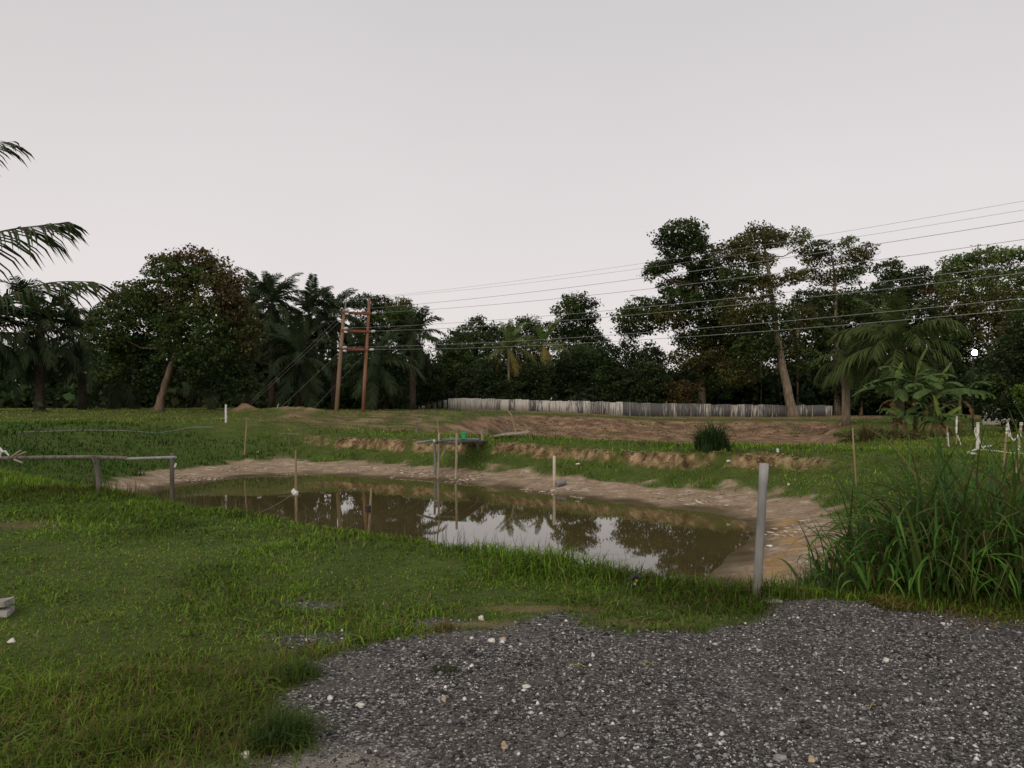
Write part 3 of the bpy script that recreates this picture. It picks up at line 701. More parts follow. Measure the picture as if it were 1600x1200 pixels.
for i, (a, b, rx, ry, Yd, cl_, lab) in enumerate(UNDER):
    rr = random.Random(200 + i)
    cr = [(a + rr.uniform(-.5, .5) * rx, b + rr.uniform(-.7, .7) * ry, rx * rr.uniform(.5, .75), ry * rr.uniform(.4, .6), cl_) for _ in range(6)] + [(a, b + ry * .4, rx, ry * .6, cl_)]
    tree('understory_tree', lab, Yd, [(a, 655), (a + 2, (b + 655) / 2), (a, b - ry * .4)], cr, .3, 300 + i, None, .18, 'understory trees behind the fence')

# the wood behind reads as one dark mass
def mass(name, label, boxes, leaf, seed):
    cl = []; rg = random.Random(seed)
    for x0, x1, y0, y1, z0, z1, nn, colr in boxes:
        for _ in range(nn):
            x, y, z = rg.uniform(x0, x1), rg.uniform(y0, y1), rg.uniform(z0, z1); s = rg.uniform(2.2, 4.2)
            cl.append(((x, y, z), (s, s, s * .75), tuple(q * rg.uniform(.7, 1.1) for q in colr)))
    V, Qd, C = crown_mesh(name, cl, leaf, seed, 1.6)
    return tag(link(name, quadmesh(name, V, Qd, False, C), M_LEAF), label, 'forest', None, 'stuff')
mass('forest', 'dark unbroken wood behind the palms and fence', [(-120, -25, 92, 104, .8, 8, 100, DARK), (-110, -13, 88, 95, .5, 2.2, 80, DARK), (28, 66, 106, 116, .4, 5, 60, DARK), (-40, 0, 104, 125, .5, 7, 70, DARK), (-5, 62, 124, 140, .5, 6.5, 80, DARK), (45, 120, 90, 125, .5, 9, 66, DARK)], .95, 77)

# ------------------------------------------------------------------ palms
def frond_mesh(name, L, elev, arch, nl, ll, width, seed, colr, droop=.55, nseg=10, fine=False, tipdry=0):
    """feather leaf along +X: rachis curving down, leaflets on both sides"""
    rg = random.Random(seed); pts = []; x = z = 0.0; a = elev
    for i in range(nseg + 1):
        pts.append(Vector((x, 0, z))); a_ = elev - arch * ((i + 1) / nseg) ** 1.25
        x += math.cos(a_) * L / nseg; z += math.sin(a_) * L / nseg
    V, Fq, C = [], [], []
    def at(s):
        f = s * nseg; i = min(int(f), nseg - 1); return pts[i].lerp(pts[i + 1], f - i), (pts[i + 1] - pts[i]).normalized()
    r0 = width
    for i in range(nseg + 1):                                   # rachis, triangular
        rr = r0 * (1 - .85 * i / nseg)
        for dy, dz in ((-1, .3), (1, .3), (0, -1)):
            V.append(pts[i] + Vector((0, dy * rr, dz * rr))); C.append(tuple(q * 1.5 for q in colr))
        if i:
            b = i * 3
            for k_ in range(3):
                k2 = (k_ + 1) % 3; Fq.append((b - 3 + k_, b - 3 + k2, b + k2, b + k_))
    for i in range(nl):
        s = .13 + .87 * (i + .5) / nl
        p, t = at(min(s, .999)); up = Vector((-t.z, 0, t.x))
        ln = ll * (math.sin(math.pi * min(1, (.12 + .88 * (s - .1) / .95))) ** .55 * .9 + .1) * rg.uniform(.85, 1.12)
        for sd in (-1, 1):
            fw = .55 + .6 * s + rg.uniform(-.12, .12); lift = rg.uniform(-.25, .45)
            d = (t * fw + Vector((0, sd, 0)) * 1.0 + up * lift).normalized()
            dr = droop * rg.uniform(.7, 1.4)
            w_ = ln * .045 * rg.uniform(.8, 1.3) * (1.0 if fine else 1.5)
            q1 = p + d * ln * .5 - Vector((0, 0, dr * ln * .18)); q2 = p + d * ln * .85 - Vector((0, 0, dr * ln * .62))
            wv = t * w_; b = len(V); k_ = rg.uniform(.7, 1.3)
            cc = tuple(q * k_ for q in colr)
            if rg.random() < tipdry: cc = (.17 * k_, .12 * k_, .04 * k_)
            V += [p - wv * .6, p + wv * .6, q1 + wv, q1 - wv, q2]; C += [cc] * 5
            Fq += [(b, b + 1, b + 2, b + 3), (b + 3, b + 2, b + 4)]
    loops, st = [], []
    for f in Fq: st.append(len(loops)); loops += f
    me = npmesh(name, np.array([tuple(v) for v in V]), np.array(loops), np.array(st), False, np.array(C)); me.materials.append(M_LEAF)
    return me
PALMG = (.034, .052, .022)
OIL = {e: [frond_mesh('frond', 1.0, R(e), R(ar), 44, .24, .012, 500 + e + j * 3, PALMG, dr) for j in range(2)]
       for e, ar, dr in ((82, 60, .35), (62, 80, .5), (40, 85, .7), (15, 80, .9), (-25, 45, .8), (-50, 25, .5))}
def palm(name, label, Y, px, py, L, nf, seed, trunk_r=.32, fronds=OIL, group=None, dead=0, lean=0, trunk_mat=None):
    rg = random.Random(seed); top = P(px, py, Y)
    bx = top.x - lean; base = Vector((bx, Y, gz(bx, Y)))
    root = empty(name, base, label, 'palm', group)
    mb = MB(); H = top.z - base.z
    pts = [base.lerp(top, i / 8) + Vector((lean * .12 * math.sin(i / 8 * math.pi), 0, 0)) for i in range(9)]
    mb.tube([pts[0] - Vector((0, 0, .2))] + pts[1:], [trunk_r * (1.25 if i == 0 else 1) * rg.uniform(.88, 1.1) for i in range(9)], 9)
    mb.build('trunk', trunk_mat or M_PALMTRUNK, root, smooth=True)
    els = sorted(fronds.keys(), reverse=True)
    for i in range(nf):
        e = els[min(int(len(els) * (i + rg.uniform(-.5, .5)) / nf) if i else 0, len(els) - 1)]
        me = rg.choice(fronds[e])
        o = bpy.data.objects.new('frond', me); col.objects.link(o); o.parent = root
        o.location = (top.x - base.x, 0, H - .15 * (i / nf))
        s = L * rg.uniform(.82, 1.1)
        o.scale = (s, s, s)
        o.rotation_euler = (rg.uniform(-.35, .35), rg.uniform(-.12, .12), i * 2.39996 + rg.uniform(-.3, .3))
    return root
PG = 'oil palms along the left tree line'
palm('oil_palm', 'oil palm at the left edge behind the grass rise', 60, -20, 520, 5.2, 26, 1, group=PG)
palm('oil_palm', 'oil palm second from the left edge with crown low over the rise', 62, 62, 515, 4.6, 26, 2, group=PG)
palm('oil_palm', 'oil palm just left of the rusty leaved broad tree', 66, 128, 525, 4.6, 26, 3, group=PG)
palm('oil_palm', 'tallest oil palm immediately right of the rusty leaved broad tree', 74, 425, 475, 4.4, 28, 4, group=PG)
palm('oil_palm', 'oil palm half hidden behind the right side of the rusty leaved tree', 78, 385, 490, 5.0, 26, 5, group=PG)
palm('oil_palm', 'oil palm between the tallest palm and the power poles, upper one', 76, 482, 492, 4.2, 26, 6, group=PG)
palm('oil_palm', 'oil palm rising just left of the top of the power poles', 78, 522, 495, 3.9, 26, 7, group=PG)
palm('oil_palm', 'lower oil palm with hanging fronds left of the power poles', 70, 468, 560, 4.8, 24, 8, group=PG)
palm('oil_palm', 'oil palm with long drooping fronds behind the power poles', 72, 585, 565, 4.8, 24, 9, group=PG)
palm('oil_palm', 'oil palm with fronds against the sky right of the power poles', 84, 645, 525, 4.2, 24, 10, group=PG)
palm('oil_palm', 'low dark oil palm under the broad tree on the left', 72, 330, 560, 5.0, 20, 11, group=PG)
palm('oil_palm', 'low oil palm deep in shade at far left behind the rise', 74, 175, 570, 5.0, 20, 12, group=PG)
LIT = (.06, .085, .024)
OILR = {e: [frond_mesh('frond', 1.0, R(e), R(ar), 34, .25, .012, 600 + e + j * 3, LIT, dr) for j in range(2)]
        for e, ar, dr in ((82, 55, .5), (60, 90, 1.0), (38, 90, 1.25), (10, 75, 1.35), (-30, 40, .9))}
palm('oil_palm', 'large oil palm with shaggy hanging fronds behind the banana plants', 61, 1405, 540, 5.4, 26, 20, .36, OILR)
palm('oil_palm', 'oil palm fronds hanging over the pale trunk at the fence end', 66, 1322, 560, 3.6, 18, 21, .34, OILR, trunk_mat=M_BARK_PALE)
COCO = {e: [frond_mesh('frond', 1.0, R(e), R(ar), 40, .2, .012, 700 + e + j * 3, cc, dr, tipdry=td) for j in range(2)]
        for e, ar, dr, cc, td in ((80, 50, .4, (.085, .125, .035), 0), (50, 85, .8, (.09, .13, .035), .05), (20, 90, 1.0, (.1, .125, .035), .1), (-35, 50, .6, (.2, .175, .045), .4))}
palm('coconut_palm', 'coconut palm with yellow drooping lower fronds behind the fence', 100, 795, 545, 4.3, 20, 30, .17, COCO, 'coconut palms behind the fence', trunk_mat=M_BARK_PALE)
palm('coconut_palm', 'coconut palm with brown fruit bunches right of the yellow fronded one', 103, 850, 537, 4.0, 20, 31, .17, COCO, 'coconut palms behind the fence', trunk_mat=M_BARK_PALE)
SMALL = {e: OIL[e] for e in (62, 40, 15)}
palm('small_palm', 'small dark palm low behind the fence below the tiered tree', 100, 1075, 618, 2.4, 11, 32, .12, SMALL, 'small palms behind the fence')
palm('small_palm', 'small dark palm low behind the fence right of the coconut palms', 101, 905, 620, 2.6, 11, 33, .12, SMALL, 'small palms behind the fence')
palm('palm_seedling', 'tiny palm seedling on the far left grass rise', 55, 66, 638, 1.0, 6, 34, .05, SMALL)

# near oil palm, off the left edge; three frond ends reach into the picture
NEARL = 4.6
root_b = Vector((-11.2, 12.0, gz(-11.2, 12.0)))
np_root = empty('oil_palm', root_b, 'near oil palm whose frond tips hang in from the left edge', 'palm')
ct = Vector((-11.0, 12.0, 2.5))
mb = MB(); mb.tube([root_b - Vector((0, 0, .2)), root_b.lerp(ct, .5), ct], [.42, .36, .34], 12); mb.build('trunk', M_PALMTRUNK, np_root, smooth=True)
def near_frond(ctrl, seed, dense=58):
    """frond along a given space curve"""
    rg = random.Random(seed); ctrl = [Vector(c) for c in ctrl]; pts = []; n = 26
    for i in range(n + 1):
        f = i / n * (len(ctrl) - 1); k = min(int(f), len(ctrl) - 2); s = f - k
        p0, p1, p2, p3 = ctrl[max(k - 1, 0)], ctrl[k], ctrl[k + 1], ctrl[min(k + 2, len(ctrl) - 1)]
        pts.append(.5 * ((2 * p1) + (p2 - p0) * s + (2 * p0 - 5 * p1 + 4 * p2 - p3) * s * s + (3 * p1 - p0 - 3 * p2 + p3) * s ** 3))
    V, Fq, C = [], [], []
    for i in range(n + 1):
        rr = .035 * (1 - .88 * i / n)
        for dy, dz in ((-1, .3), (1, .3), (0, -1)):
            V.append(pts[i] + Vector((0, dy * rr, dz * rr))); C.append((.06, .06, .03))
        if i:
            b = i * 3
            for k_ in range(3): Fq.append((b - 3 + k_, b - 3 + (k_ + 1) % 3, b + (k_ + 1) % 3, b + k_))
    for i in range(dense):
        s = .15 + .85 * (i + rg.uniform(.2, .8)) / dense
        f = s * n; k = min(int(f), n - 1); p = pts[k].lerp(pts[k + 1], f - k); t = (pts[k + 1] - pts[k]).normalized()
        ln = .8 * (1 - .55 * max(0, (s - .55) / .45)) * rg.uniform(.8, 1.15)
        side = t.cross(Vector((0, 0, 1))).normalized()
        for sd in (-1, 1):
            d = (t * (.5 + .7 * s) + side * sd * .8 + Vector((0, 0, rg.uniform(-.35, .1)))).normalized()
            dr = rg.uniform(.55, 1.1) * (1.1 - .5 * s); w_ = rg.uniform(.015, .028)
            wv = t * w_; b = len(V); cc = tuple(q * rg.uniform(.7, 1.3) for q in (.036, .05, .018))
            q1 = p + d * ln * .42 - Vector((0, 0, dr * ln * .14)); q2 = p + d * ln * .72 - Vector((0, 0, dr * ln * .45)); q3 = p + d * ln * .9 - Vector((0, 0, dr * ln * .85))
            V += [p - wv * .5, p + wv * .5, q1 + wv, q1 - wv, q2 + wv * .7, q2 - wv * .7, q3]; C += [cc] * 7
            Fq += [(b, b + 1, b + 2, b + 3), (b + 3, b + 2, b + 4, b + 5), (b + 5, b + 4, b + 6)]
    loops, st = [], []
    for f in Fq: st.append(len(loops)); loops += f
    V = np.array([tuple(v) for v in V]) - np.array(root_b)
    link('frond', npmesh('frond', V, np.array(loops), np.array(st), False, np.array(C)), M_LEAF, np_root)
near_frond([ct, (-10.4, 12, 4.0), (-9.2, 11.9, 5.05), (-8.35, 11.9, 5.4), P(14, 222, 11.9)], 1)
near_frond([ct, (-10.0, 11.7, 3.5), P(-120, 395, 11.6), P(0, 362, 11.5), P(58, 353, 11.4), P(98, 348, 11.4)], 2)
near_frond([ct, (-10.2, 11.5, 2.75), P(-110, 512, 11.4), P(0, 466, 11.2), P(75, 442, 11.1), P(146, 440, 11.0)], 3, 66)
near_frond([ct, (-11.3, 12.8, 4.2), (-11.9, 13.6, 5.4), (-12.6, 14.4, 5.8), (-13.2, 15.2, 5.5)], 4)
near_frond([ct, (-11.6, 12, 4.2), (-12.6, 12.2, 5.3), (-13.8, 12.2, 5.5), (-14.8, 12.3, 5.0)], 5)
near_frond([ct, (-12.0, 12, 3.4), (-13.6, 12.6, 3.9), (-15, 13, 3.3)], 6)
near_frond([ct, (-11.2, 11, 3.6), (-11.6, 9.6, 4.3), (-12, 8.4, 4.0)], 7)

# slim pale palm trunks behind the leaning tree
for i, (a, b, top_, Yd, lab) in enumerate([(1189, 1189, 545, 106, 'slim pale trunk standing well left of the leaning grey trunk'), (1223, 1208, 540, 106, 'slim pale stem leaning left behind the leaning grey trunk, lower one'),
                                   (1219, 1213, 530, 108, 'slim pale stem close against the left of the leaning grey trunk'), (1236, 1232, 525, 107, 'slim pale stem just right of the leaning grey trunk'),
                                   (1246, 1246, 500, 105, 'thickest slim pale trunk right of the leaning grey trunk')]):
    p0 = P(a, 655, Yd); p0.z = gz(p0.x, Yd); p1 = P(b, top_, Yd)
    rt = empty('areca_palm', p0, lab, 'palm', 'slim pale trunks behind the fence')
    mb = MB(); mb.tube([p0 - Vector((0, 0, .2)), p0.lerp(p1, .5) + Vector((.05, 0, 0)), p1], .16 if i == 4 else .11, 7); mb.build('trunk', M_BARK_PALE, rt, smooth=True)
    for j in range(7):
        o = bpy.data.objects.new('frond', random.Random(i * 9 + j).choice(OIL[(62, 40, 15)[j % 3]])); col.objects.link(o); o.parent = rt
        o.location = p1 - p0; o.scale = (2.2,) * 3; o.rotation_euler = (0, 0, j * .9 + i)

# ------------------------------------------------------------------ banana plants
def banana_leaf(name, L, W, elev, arch, seed, colr, torn=.25, rib=(.13, .16, .05)):
    rg = random.Random(seed); n = 14; pts = []; x = z = 0.0
    for i in range(n + 1):
        pts.append(Vector((x, 0, z))); a = elev - arch * ((i + 1) / n) ** 1.3
        x += math.cos(a) * L / n; z += math.sin(a) * L / n
    V, Fq, C = [], [], []
    for i in range(n + 1):
        s = i / n; rr = .022 * (1 - .8 * s)
        for dy, dz in ((-1, .2), (1, .2), (0, -1)): V.append(pts[i] + Vector((0, dy * rr, dz * rr))); C.append(rib)
        if i:
            b = i * 3
            for k in range(3): Fq.append((b - 3 + k, b - 3 + (k + 1) % 3, b + (k + 1) % 3, b + k))
    for sd in (-1, 1):
        drop = rg.uniform(.15, .5)
        for i in range(2, n):
            s0, s1 = i / n, (i + 1) / n
            w0 = W / 2 * math.sin(math.pi * min(1, (s0 - .1) / .92)) ** .5; w1 = W / 2 * max(.02, math.sin(math.pi * min(1, (s1 - .1) / .92))) ** .5
            t = (pts[i + 1] - pts[i]).normalized(); fwd = .25
            dz = drop + (rg.uniform(.2, .9) if rg.random() < torn else 0)
            gap = .12 if rg.random() < torn else 0
            d = Vector((0, sd, 0))
            e0 = pts[i] + t * gap * L / n + (d + t * fwd) * w0 - Vector((0, 0, dz * w0)); e1 = pts[i + 1] + (d + t * fwd) * w1 - Vector((0, 0, dz * w1))
            m0 = pts[i].lerp(e0, .5) + Vector((0, 0, .02)); m1_ = pts[i + 1].lerp(e1, .5) + Vector((0, 0, .02))
            b = len(V); k = rg.uniform(.8, 1.2); V += [pts[i], pts[i + 1], m1_, m0, e1, e0]; C += [tuple(q * k for q in colr)] * 6
            Fq += [(b, b + 1, b + 2, b + 3), (b + 3, b + 2, b + 4, b + 5)]
    loops, st = [], []
    for f in Fq: st.append(len(loops)); loops += f
    me = npmesh(name, np.array([tuple(v) for v in V]), np.array(loops), np.array(st), False, np.array(C)); me.materials.append(M_LEAF); return me
BG = (.072, .12, .034); BY = (.13, .19, .035); BD = (.16, .095, .05)
BL_UP = [banana_leaf('leaf', 1.7, .46, R(82), R(30), 1, BY, .05), banana_leaf('leaf', 1.6, .42, R(70), R(45), 2, BY, .1)]
BL_MID = [banana_leaf('leaf', 1.8, .44, R(55), R(80), s, BG, .25) for s in (3, 4)] + [banana_leaf('leaf', 1.9, .44, R(30), R(75), s, BG, .35) for s in (5, 6)]
BL_DEAD = [banana_leaf('leaf', 1.3, .22, R(10), R(120), s, BD, .6, (.15, .1, .05)) for s in (7, 8)]
M_BSTEM = simple('banana_stem', (.10, .11, .035), (.2, .17, .07), 4, .7, (1, 1, .2))
def banana(label, px, py, Y, H, nl, seed, up=1, dead=3, lean=0.0, sc_=1.0):
    rg = random.Random(seed); p = P(px, py, Y); base = Vector((p.x, Y, gz(p.x, Y)))
    rt = empty('banana_plant', base, label, 'banana plant', 'banana clump on the right bank')
    top = base + Vector((lean, 0, H))
    mb = MB(); mb.tube([base - Vector((0, 0, .1)), base.lerp(top, .5), top], [.13, .11, .06], 8); mb.build('stem', M_BSTEM, rt, smooth=True)
    for i in range(up + nl + dead):
        me = rg.choice(BL_UP) if i < up else rg.choice(BL_MID) if i < up + nl else rg.choice(BL_DEAD)
        o = bpy.data.objects.new('leaf', me); col.objects.link(o); o.parent = rt
        o.location = (top - base) * (1.0 if i < up + nl else .82); s = rg.uniform(.95, 1.35) * sc_; o.scale = (s, s, s)
        o.rotation_euler = (rg.uniform(-.3, .3), rg.uniform(-.15, .15), i * 2.4 + rg.uniform(-.4, .4))
banana('tall banana plant with one upright pale leaf in the middle of the clump', 1430, 690, 41, 2.6, 10, 1)
banana('banana plant at the left of the clump with fanned dark leaves', 1400, 690, 42, 2.2, 11, 2, 1)
banana('banana plant with upright leaf at the right of the clump', 1462, 692, 40, 2.0, 9, 3, 1)
banana('banana plant behind at the far right of the clump near the leafy tree', 1500, 688, 43, 2.1, 9, 4, 0)
banana('young banana plant with yellow green stem at the front of the clump', 1468, 690, 38.5, .6, 5, 5, 2, 3, 0, .7)
banana('leaning banana plant with brown hanging leaves at the front left of the clump', 1448, 690, 39, .9, 6, 6, 0, 6, .35, .8)
banana('low banana plant at the lower left of the clump with yellowing leaves', 1418, 690, 40, .8, 7, 7, 0, 3, -.2, .85)

# ------------------------------------------------------------------ tall grass clumps
def long_blade(name, L, W, elev, arch, colr, n=9):
    pts = []; x = z = 0.0
    for i in range(n + 1):
        pts.append((x, z)); a = elev - arch * ((i + 1) / n) ** 1.6; x += math.cos(a) * L / n; z += math.sin(a) * L / n
    V, Fq = [], []
    for i, (x, z) in enumerate(pts):
        s = i / n; w = W / 2 * (min(1, .45 + 2.2 * s) if s < .25 else (1 - ((s - .25) / .75) ** 1.7)) + .0006
        V += [(x, -w, z + w * .35), (x, 0, z), (x, w, z + w * .35)]
        if i:
            b = i * 3; Fq += [(b - 3, b - 2, b + 1, b), (b - 2, b - 1, b + 2, b + 1)]
    cc = np.tile(np.array(colr), (len(V), 1)); cc[1::3] *= 1.8
    me = quadmesh(name, np.array(V), Fq, True, cc); me.materials.append(M_GRASS); return me
TG = (.056, .09, .022)
TB = []
for i in range(14):
    rr = random.Random(40 + i)
    TB.append(long_blade('blade', 1.0, rr.uniform(.024, .042), R(rr.uniform(66, 88)), R(rr.choice([30, 75, 105, 130, 150])), tuple(q * rr.uniform(.6, 1.55) for q in TG)))
TBD = [long_blade('blade', .8, .014, R(70), R(130), (.22, .17, .08)), long_blade('blade', .8, .016, R(50), R(110), (.17, .13, .06))]
gr_b = Vector((3.7, 6.9, gz(3.7, 6.9)))
gr = empty('tall_grass', gr_b, 'big clump of tall arching grass at the right edge of the gravel', 'tall grass')
rg = random.Random(5)
def clump_spot():
    while True:
        x, y = rg.uniform(2.85, 5.8), rg.uniform(6.0, 8.2)
        if rg.random() < math.exp(-((x - 4.15) / 1.2) ** 2 - ((y - 6.9) / .75) ** 2) and polysdf(np.array([x]), np.array([y]), GRAVEL)[0] > .05 - .1 * rg.random(): return x, y
for i in range(290):
    x, y = clump_spot(); dead = rg.random() < .07
    o = bpy.data.objects.new('blade', rg.choice(TBD if dead else TB)); col.objects.link(o); o.parent = gr
    s = rg.uniform(.55, 1.35) * float(np.interp(x, [2.85, 3.2, 3.8, 5], [.5, .8, 1.1, 1.2])) * (.7 if dead else 1)
    hh = gz(x, y); stalk = rg.uniform(0, .28) * s
    o.location = (x - gr_b.x, y - gr_b.y, hh - gr_b.z + stalk); o.scale = (s, rg.uniform(.8, 1.3), s)
    ang = math.atan2(y - 6.9, x - 4.1) + rg.uniform(-1.6, 1.6)
    o.rotation_euler = (rg.uniform(-.25, .25), rg.uniform(-.1, .2), ang)
# the rest of the clump in one mass
Vs, Ls, Ss, Cs, nv, nl_ = [], [], [], [], 0, 0
for i in range(1500):
    me_ = rg.choice(TBD if rg.random() < .06 else TB); n_ = len(me_.vertices); v = np.empty(n_ * 3, np.float32); me_.vertices.foreach_get('co', v); v = v.reshape(-1, 3)
    x, y = clump_spot(); sL = rg.uniform(.45, 1.25) * float(np.interp(x, [2.85, 3.2, 3.8, 5], [.5, .8, 1.1, 1.2])); stalk = rg.uniform(0, .35) * sL
    ang = math.atan2(y - 6.9, x - 4.1) + rg.uniform(-2, 2); Mx = np.array(Matrix.Rotation(ang, 3, 'Z') @ Matrix.Rotation(rg.uniform(-.3, .3), 3, 'X'))
    v = (v * np.array([sL, rg.uniform(.5, 1.1), sL])) @ Mx.T + np.array([x, y, gz(x, y) + stalk]) - np.array(gr_b)
    q = np.empty(len(me_.loops), np.int32); me_.loops.foreach_get('vertex_index', q)
    cc = np.empty(n_ * 4, np.float32); me_.color_attributes['Col'].data.foreach_get('color', cc)
    Vs.append(v); Ls.append(q + nv); Ss.append(np.arange(len(me_.polygons)) * 4 + nl_); Cs.append(cc.reshape(-1, 4)[:, :3] * rg.uniform(.6, 1.2)); nv += n_; nl_ += len(q)
o = link('blade_mass', npmesh('blade_mass', np.concatenate(Vs), np.concatenate(Ls), np.concatenate(Ss), True, np.concatenate(Cs)), M_GRASS, gr); o['kind'] = 'stuff'
# softer grass hanging down the bank beside it
N = 5000; xs = rng.uniform(2.35, 4.2, N); ys = rng.uniform(6.6, 10.5, N); T = terrain(xs, ys)
k = (T[5] > .12) & (T[5] < 1.01) & (xs > 2.55 + .25 * np.maximum(0, ys - 7) ** .9); xs, ys, zs = xs[k], ys[k], T[0][k]; N = len(xs)
V, L, st, C = blades(xs, ys, zs, rng.uniform(.12, .42, N), rng.uniform(.004, .009, N), np.array(TG) * rng.uniform(.6, 1.4, (N, 1)), .6)
tag(link('grass', npmesh('bank_grass', V, L, st, False, C), M_GRASS), 'soft grass hanging down the pond bank beside the tall clump', 'grass', None, 'stuff')

def small_clump(name, label, base, nb, h, spread, width, seed, colr=TG, cat='grass clump', lean=.35):
    rg = np.random.default_rng(seed); a = rg.uniform(0, 6.283, nb); r = spread * np.sqrt(rg.random(nb))
    x, y = base[0] + r * np.cos(a), base[1] + r * np.sin(a); z = terrain(x, y)[0]
    V, L, st, C = blades(x, y, z, h * rg.uniform(.35, 1.15, nb) * (1 - .45 * (r / spread) ** 2), width * rg.uniform(.6, 1.3, nb), np.array(colr) * rg.uniform(.55, 1.45, (nb, 1)), lean, rg)
    b0 = np.array([base[0], base[1], gz(base[0], base[1])])
    o = link(name, npmesh(name, V - b0, L, st, False, C), M_GRASS, None, tuple(b0)); return tag(o, label, cat)
b = hit(1113, 702); small_clump('grass_clump', 'spiky dark green grass clump on the far bank crest', (b.x, b.y), 900, 1.25, .55, .032, 3, (.038, .07, .022), lean=.42)
b = hit(440, 1165); small_clump('grass_tuft', 'large bright grass tuft at the bottom where gravel begins', (b.x, b.y), 700, .2, .14, .006, 4, (.05, .085, .02), lean=.6)
b = hit(460, 1060); small_clump('grass_tuft', 'bright tuft at the grass corner beside the gravel', (b.x, b.y), 500, .15, .15, .006, 5, (.065, .10, .02), lean=.6)
b = hit(695, 1050); small_clump('grass_tuft', 'small lone tuft growing in the middle of the gravel', (b.x, b.y), 160, .05, .09, .006, 6, (.045, .06, .02), lean=.7)
b = hit(562, 1004); small_clump('grass_tuft', 'round mossy tuft at the upper left edge of the gravel', (b.x, b.y), 260, .06, .07, .005, 7, (.045, .06, .02))
b = hit(1395, 948); small_clump('weed', 'yellow green weed with dry straw at the foot of the tall grass', (b.x, b.y), 420, .11, .17, .013, 8, (.16, .15, .04), 'weed', .9)
b = hit(1440, 958); small_clump('dry_straw', 'dry straw lying along the gravel under the tall grass', (b.x + .3, b.y), 220, .07, .42, .008, 9, (.26, .19, .09), 'straw', 2.2)
b = hit(695, 985); small_clump('grass_tuft', 'dry yellowing tuft on the gravel upper edge', (b.x, b.y), 160, .1, .08, .005, 10, (.13, .10, .04))

# ------------------------------------------------------------------ posts, sticks, pipes
def stick(name, label, top, base_px, r, m, cat='post', group=None, Y=None, r1=None, wob=.0, n=8):
    b = hit(*base_px) if Y is None else P(base_px[0], base_px[1], Y)
    if Y is not None: b.z = gz(b.x, b.y)
    t = P(top[0], top[1], b.y)
    mb = MB(); mid = b.lerp(t, .5) + Vector((wob, 0, 0))
    mb.tube([b - Vector((0, 0, .15)), b.lerp(mid, .5) + Vector((wob * .4, 0, 0)), mid, mid.lerp(t, .5) + Vector((wob * .6, 0, 0)), t], [r, r * .98, r * .96, ((r1 or r) + r) / 2 * .97, r1 or r * .9], n)
    o = mb.build(name, m, None, b, smooth=n > 8); tag(o, label, cat, group); return o, b, t

# the grey pipe at the gravel edge: hollow
b = hit(1182, 941); t = P(1194, 724, b.y); rad = 6.6 * b.y / F
mb = MB(); ax = (t - b); nseg = 20
u1 = ax.cross(Vector((0, 1, 0))).normalized(); u2 = ax.normalized().cross(u1)
V, Fq = [], []
for p, rr in ((b - ax * .04, rad), (b + ax * .85, rad), (b + ax * .855, rad * 1.06), (t, rad * 1.06), (t, rad * .86), (t - ax * .12, rad * .86)):
    for k in range(nseg):
        a = 6.28318 * k / nseg; V.append(p + (u1 * math.cos(a) + u2 * math.sin(a)) * rr)
for i in range(5):
    for k in range(nseg): Fq.append((i * nseg + k, i * nseg + (k + 1) % nseg, (i + 1) * nseg + (k + 1) % nseg, (i + 1) * nseg + k))
Fq.append(tuple(5 * nseg + k for k in range(nseg)))
mb.add(V, Fq)
M_PIPE, n, l, bs = mat('stained_pipe'); tc = n.new('ShaderNodeTexCoord')
nz = noise_node(n, l, 7, 7, tc.outputs['Object'], (1, 1, .3)); c_ = ramp(n, l, nz, [(.32, (.15, .15, .145)), (.5, (.235, .24, .235)), (.7, (.31, .315, .31))])
sx = n.new('ShaderNodeSeparateXYZ'); l.new(tc.outputs['Object'], sx.inputs[0]); mm = n.new('ShaderNodeMath'); mm.operation = 'MULTIPLY_ADD'; mm.inputs[1].default_value = .35
l.new(nz, mm.inputs[0]); l.new(sx.outputs['Z'], mm.inputs[2])
c_ = mixc(n, l, ramp(n, l, mm.outputs[0], [(.22, (.85, .85, .85)), (.48, (0, 0, 0))]), c_, (.10, .08, .055))       # dried mud splash near the ground
l.new(c_, bs.inputs['Base Color']); bs.inputs['Roughness'].default_value = .6; bump(n, l, nz, bs, .15, .01)
o = mb.build('pipe_post', M_PIPE, None, b, smooth=True); tag(o, 'upright grey plastic pipe standing at the gravel edge before the pond', 'pipe')
mb = MB(); mb.box(b + Vector((.06, .03, -.01)), (.26, .16, .05), Matrix.Rotation(.2, 3, 'Z'))
o = mb.build('footing', M_CONC, None, b); tag(o, 'low concrete footing at the base of the grey pipe', 'footing')

# cream pipe on the mud of the far shore
o, b, t = stick('pipe_post', 'cream upright pipe on the mud at the far shore', (866, 712), (866, 761), .055, M_PVCCREAM, 'pipe', n=14)
mb = MB(); p = P(870, 758, b.y - .1); p.z = gz(p.x, p.y) + .08; mb.tube([p, p + Vector((.3, .25, .06))], .08, 10)
tag(mb.build('pipe_stub', M_PVCBLUE, None, p), 'short grey pipe stub lying at the foot of the cream pipe', 'pipe')

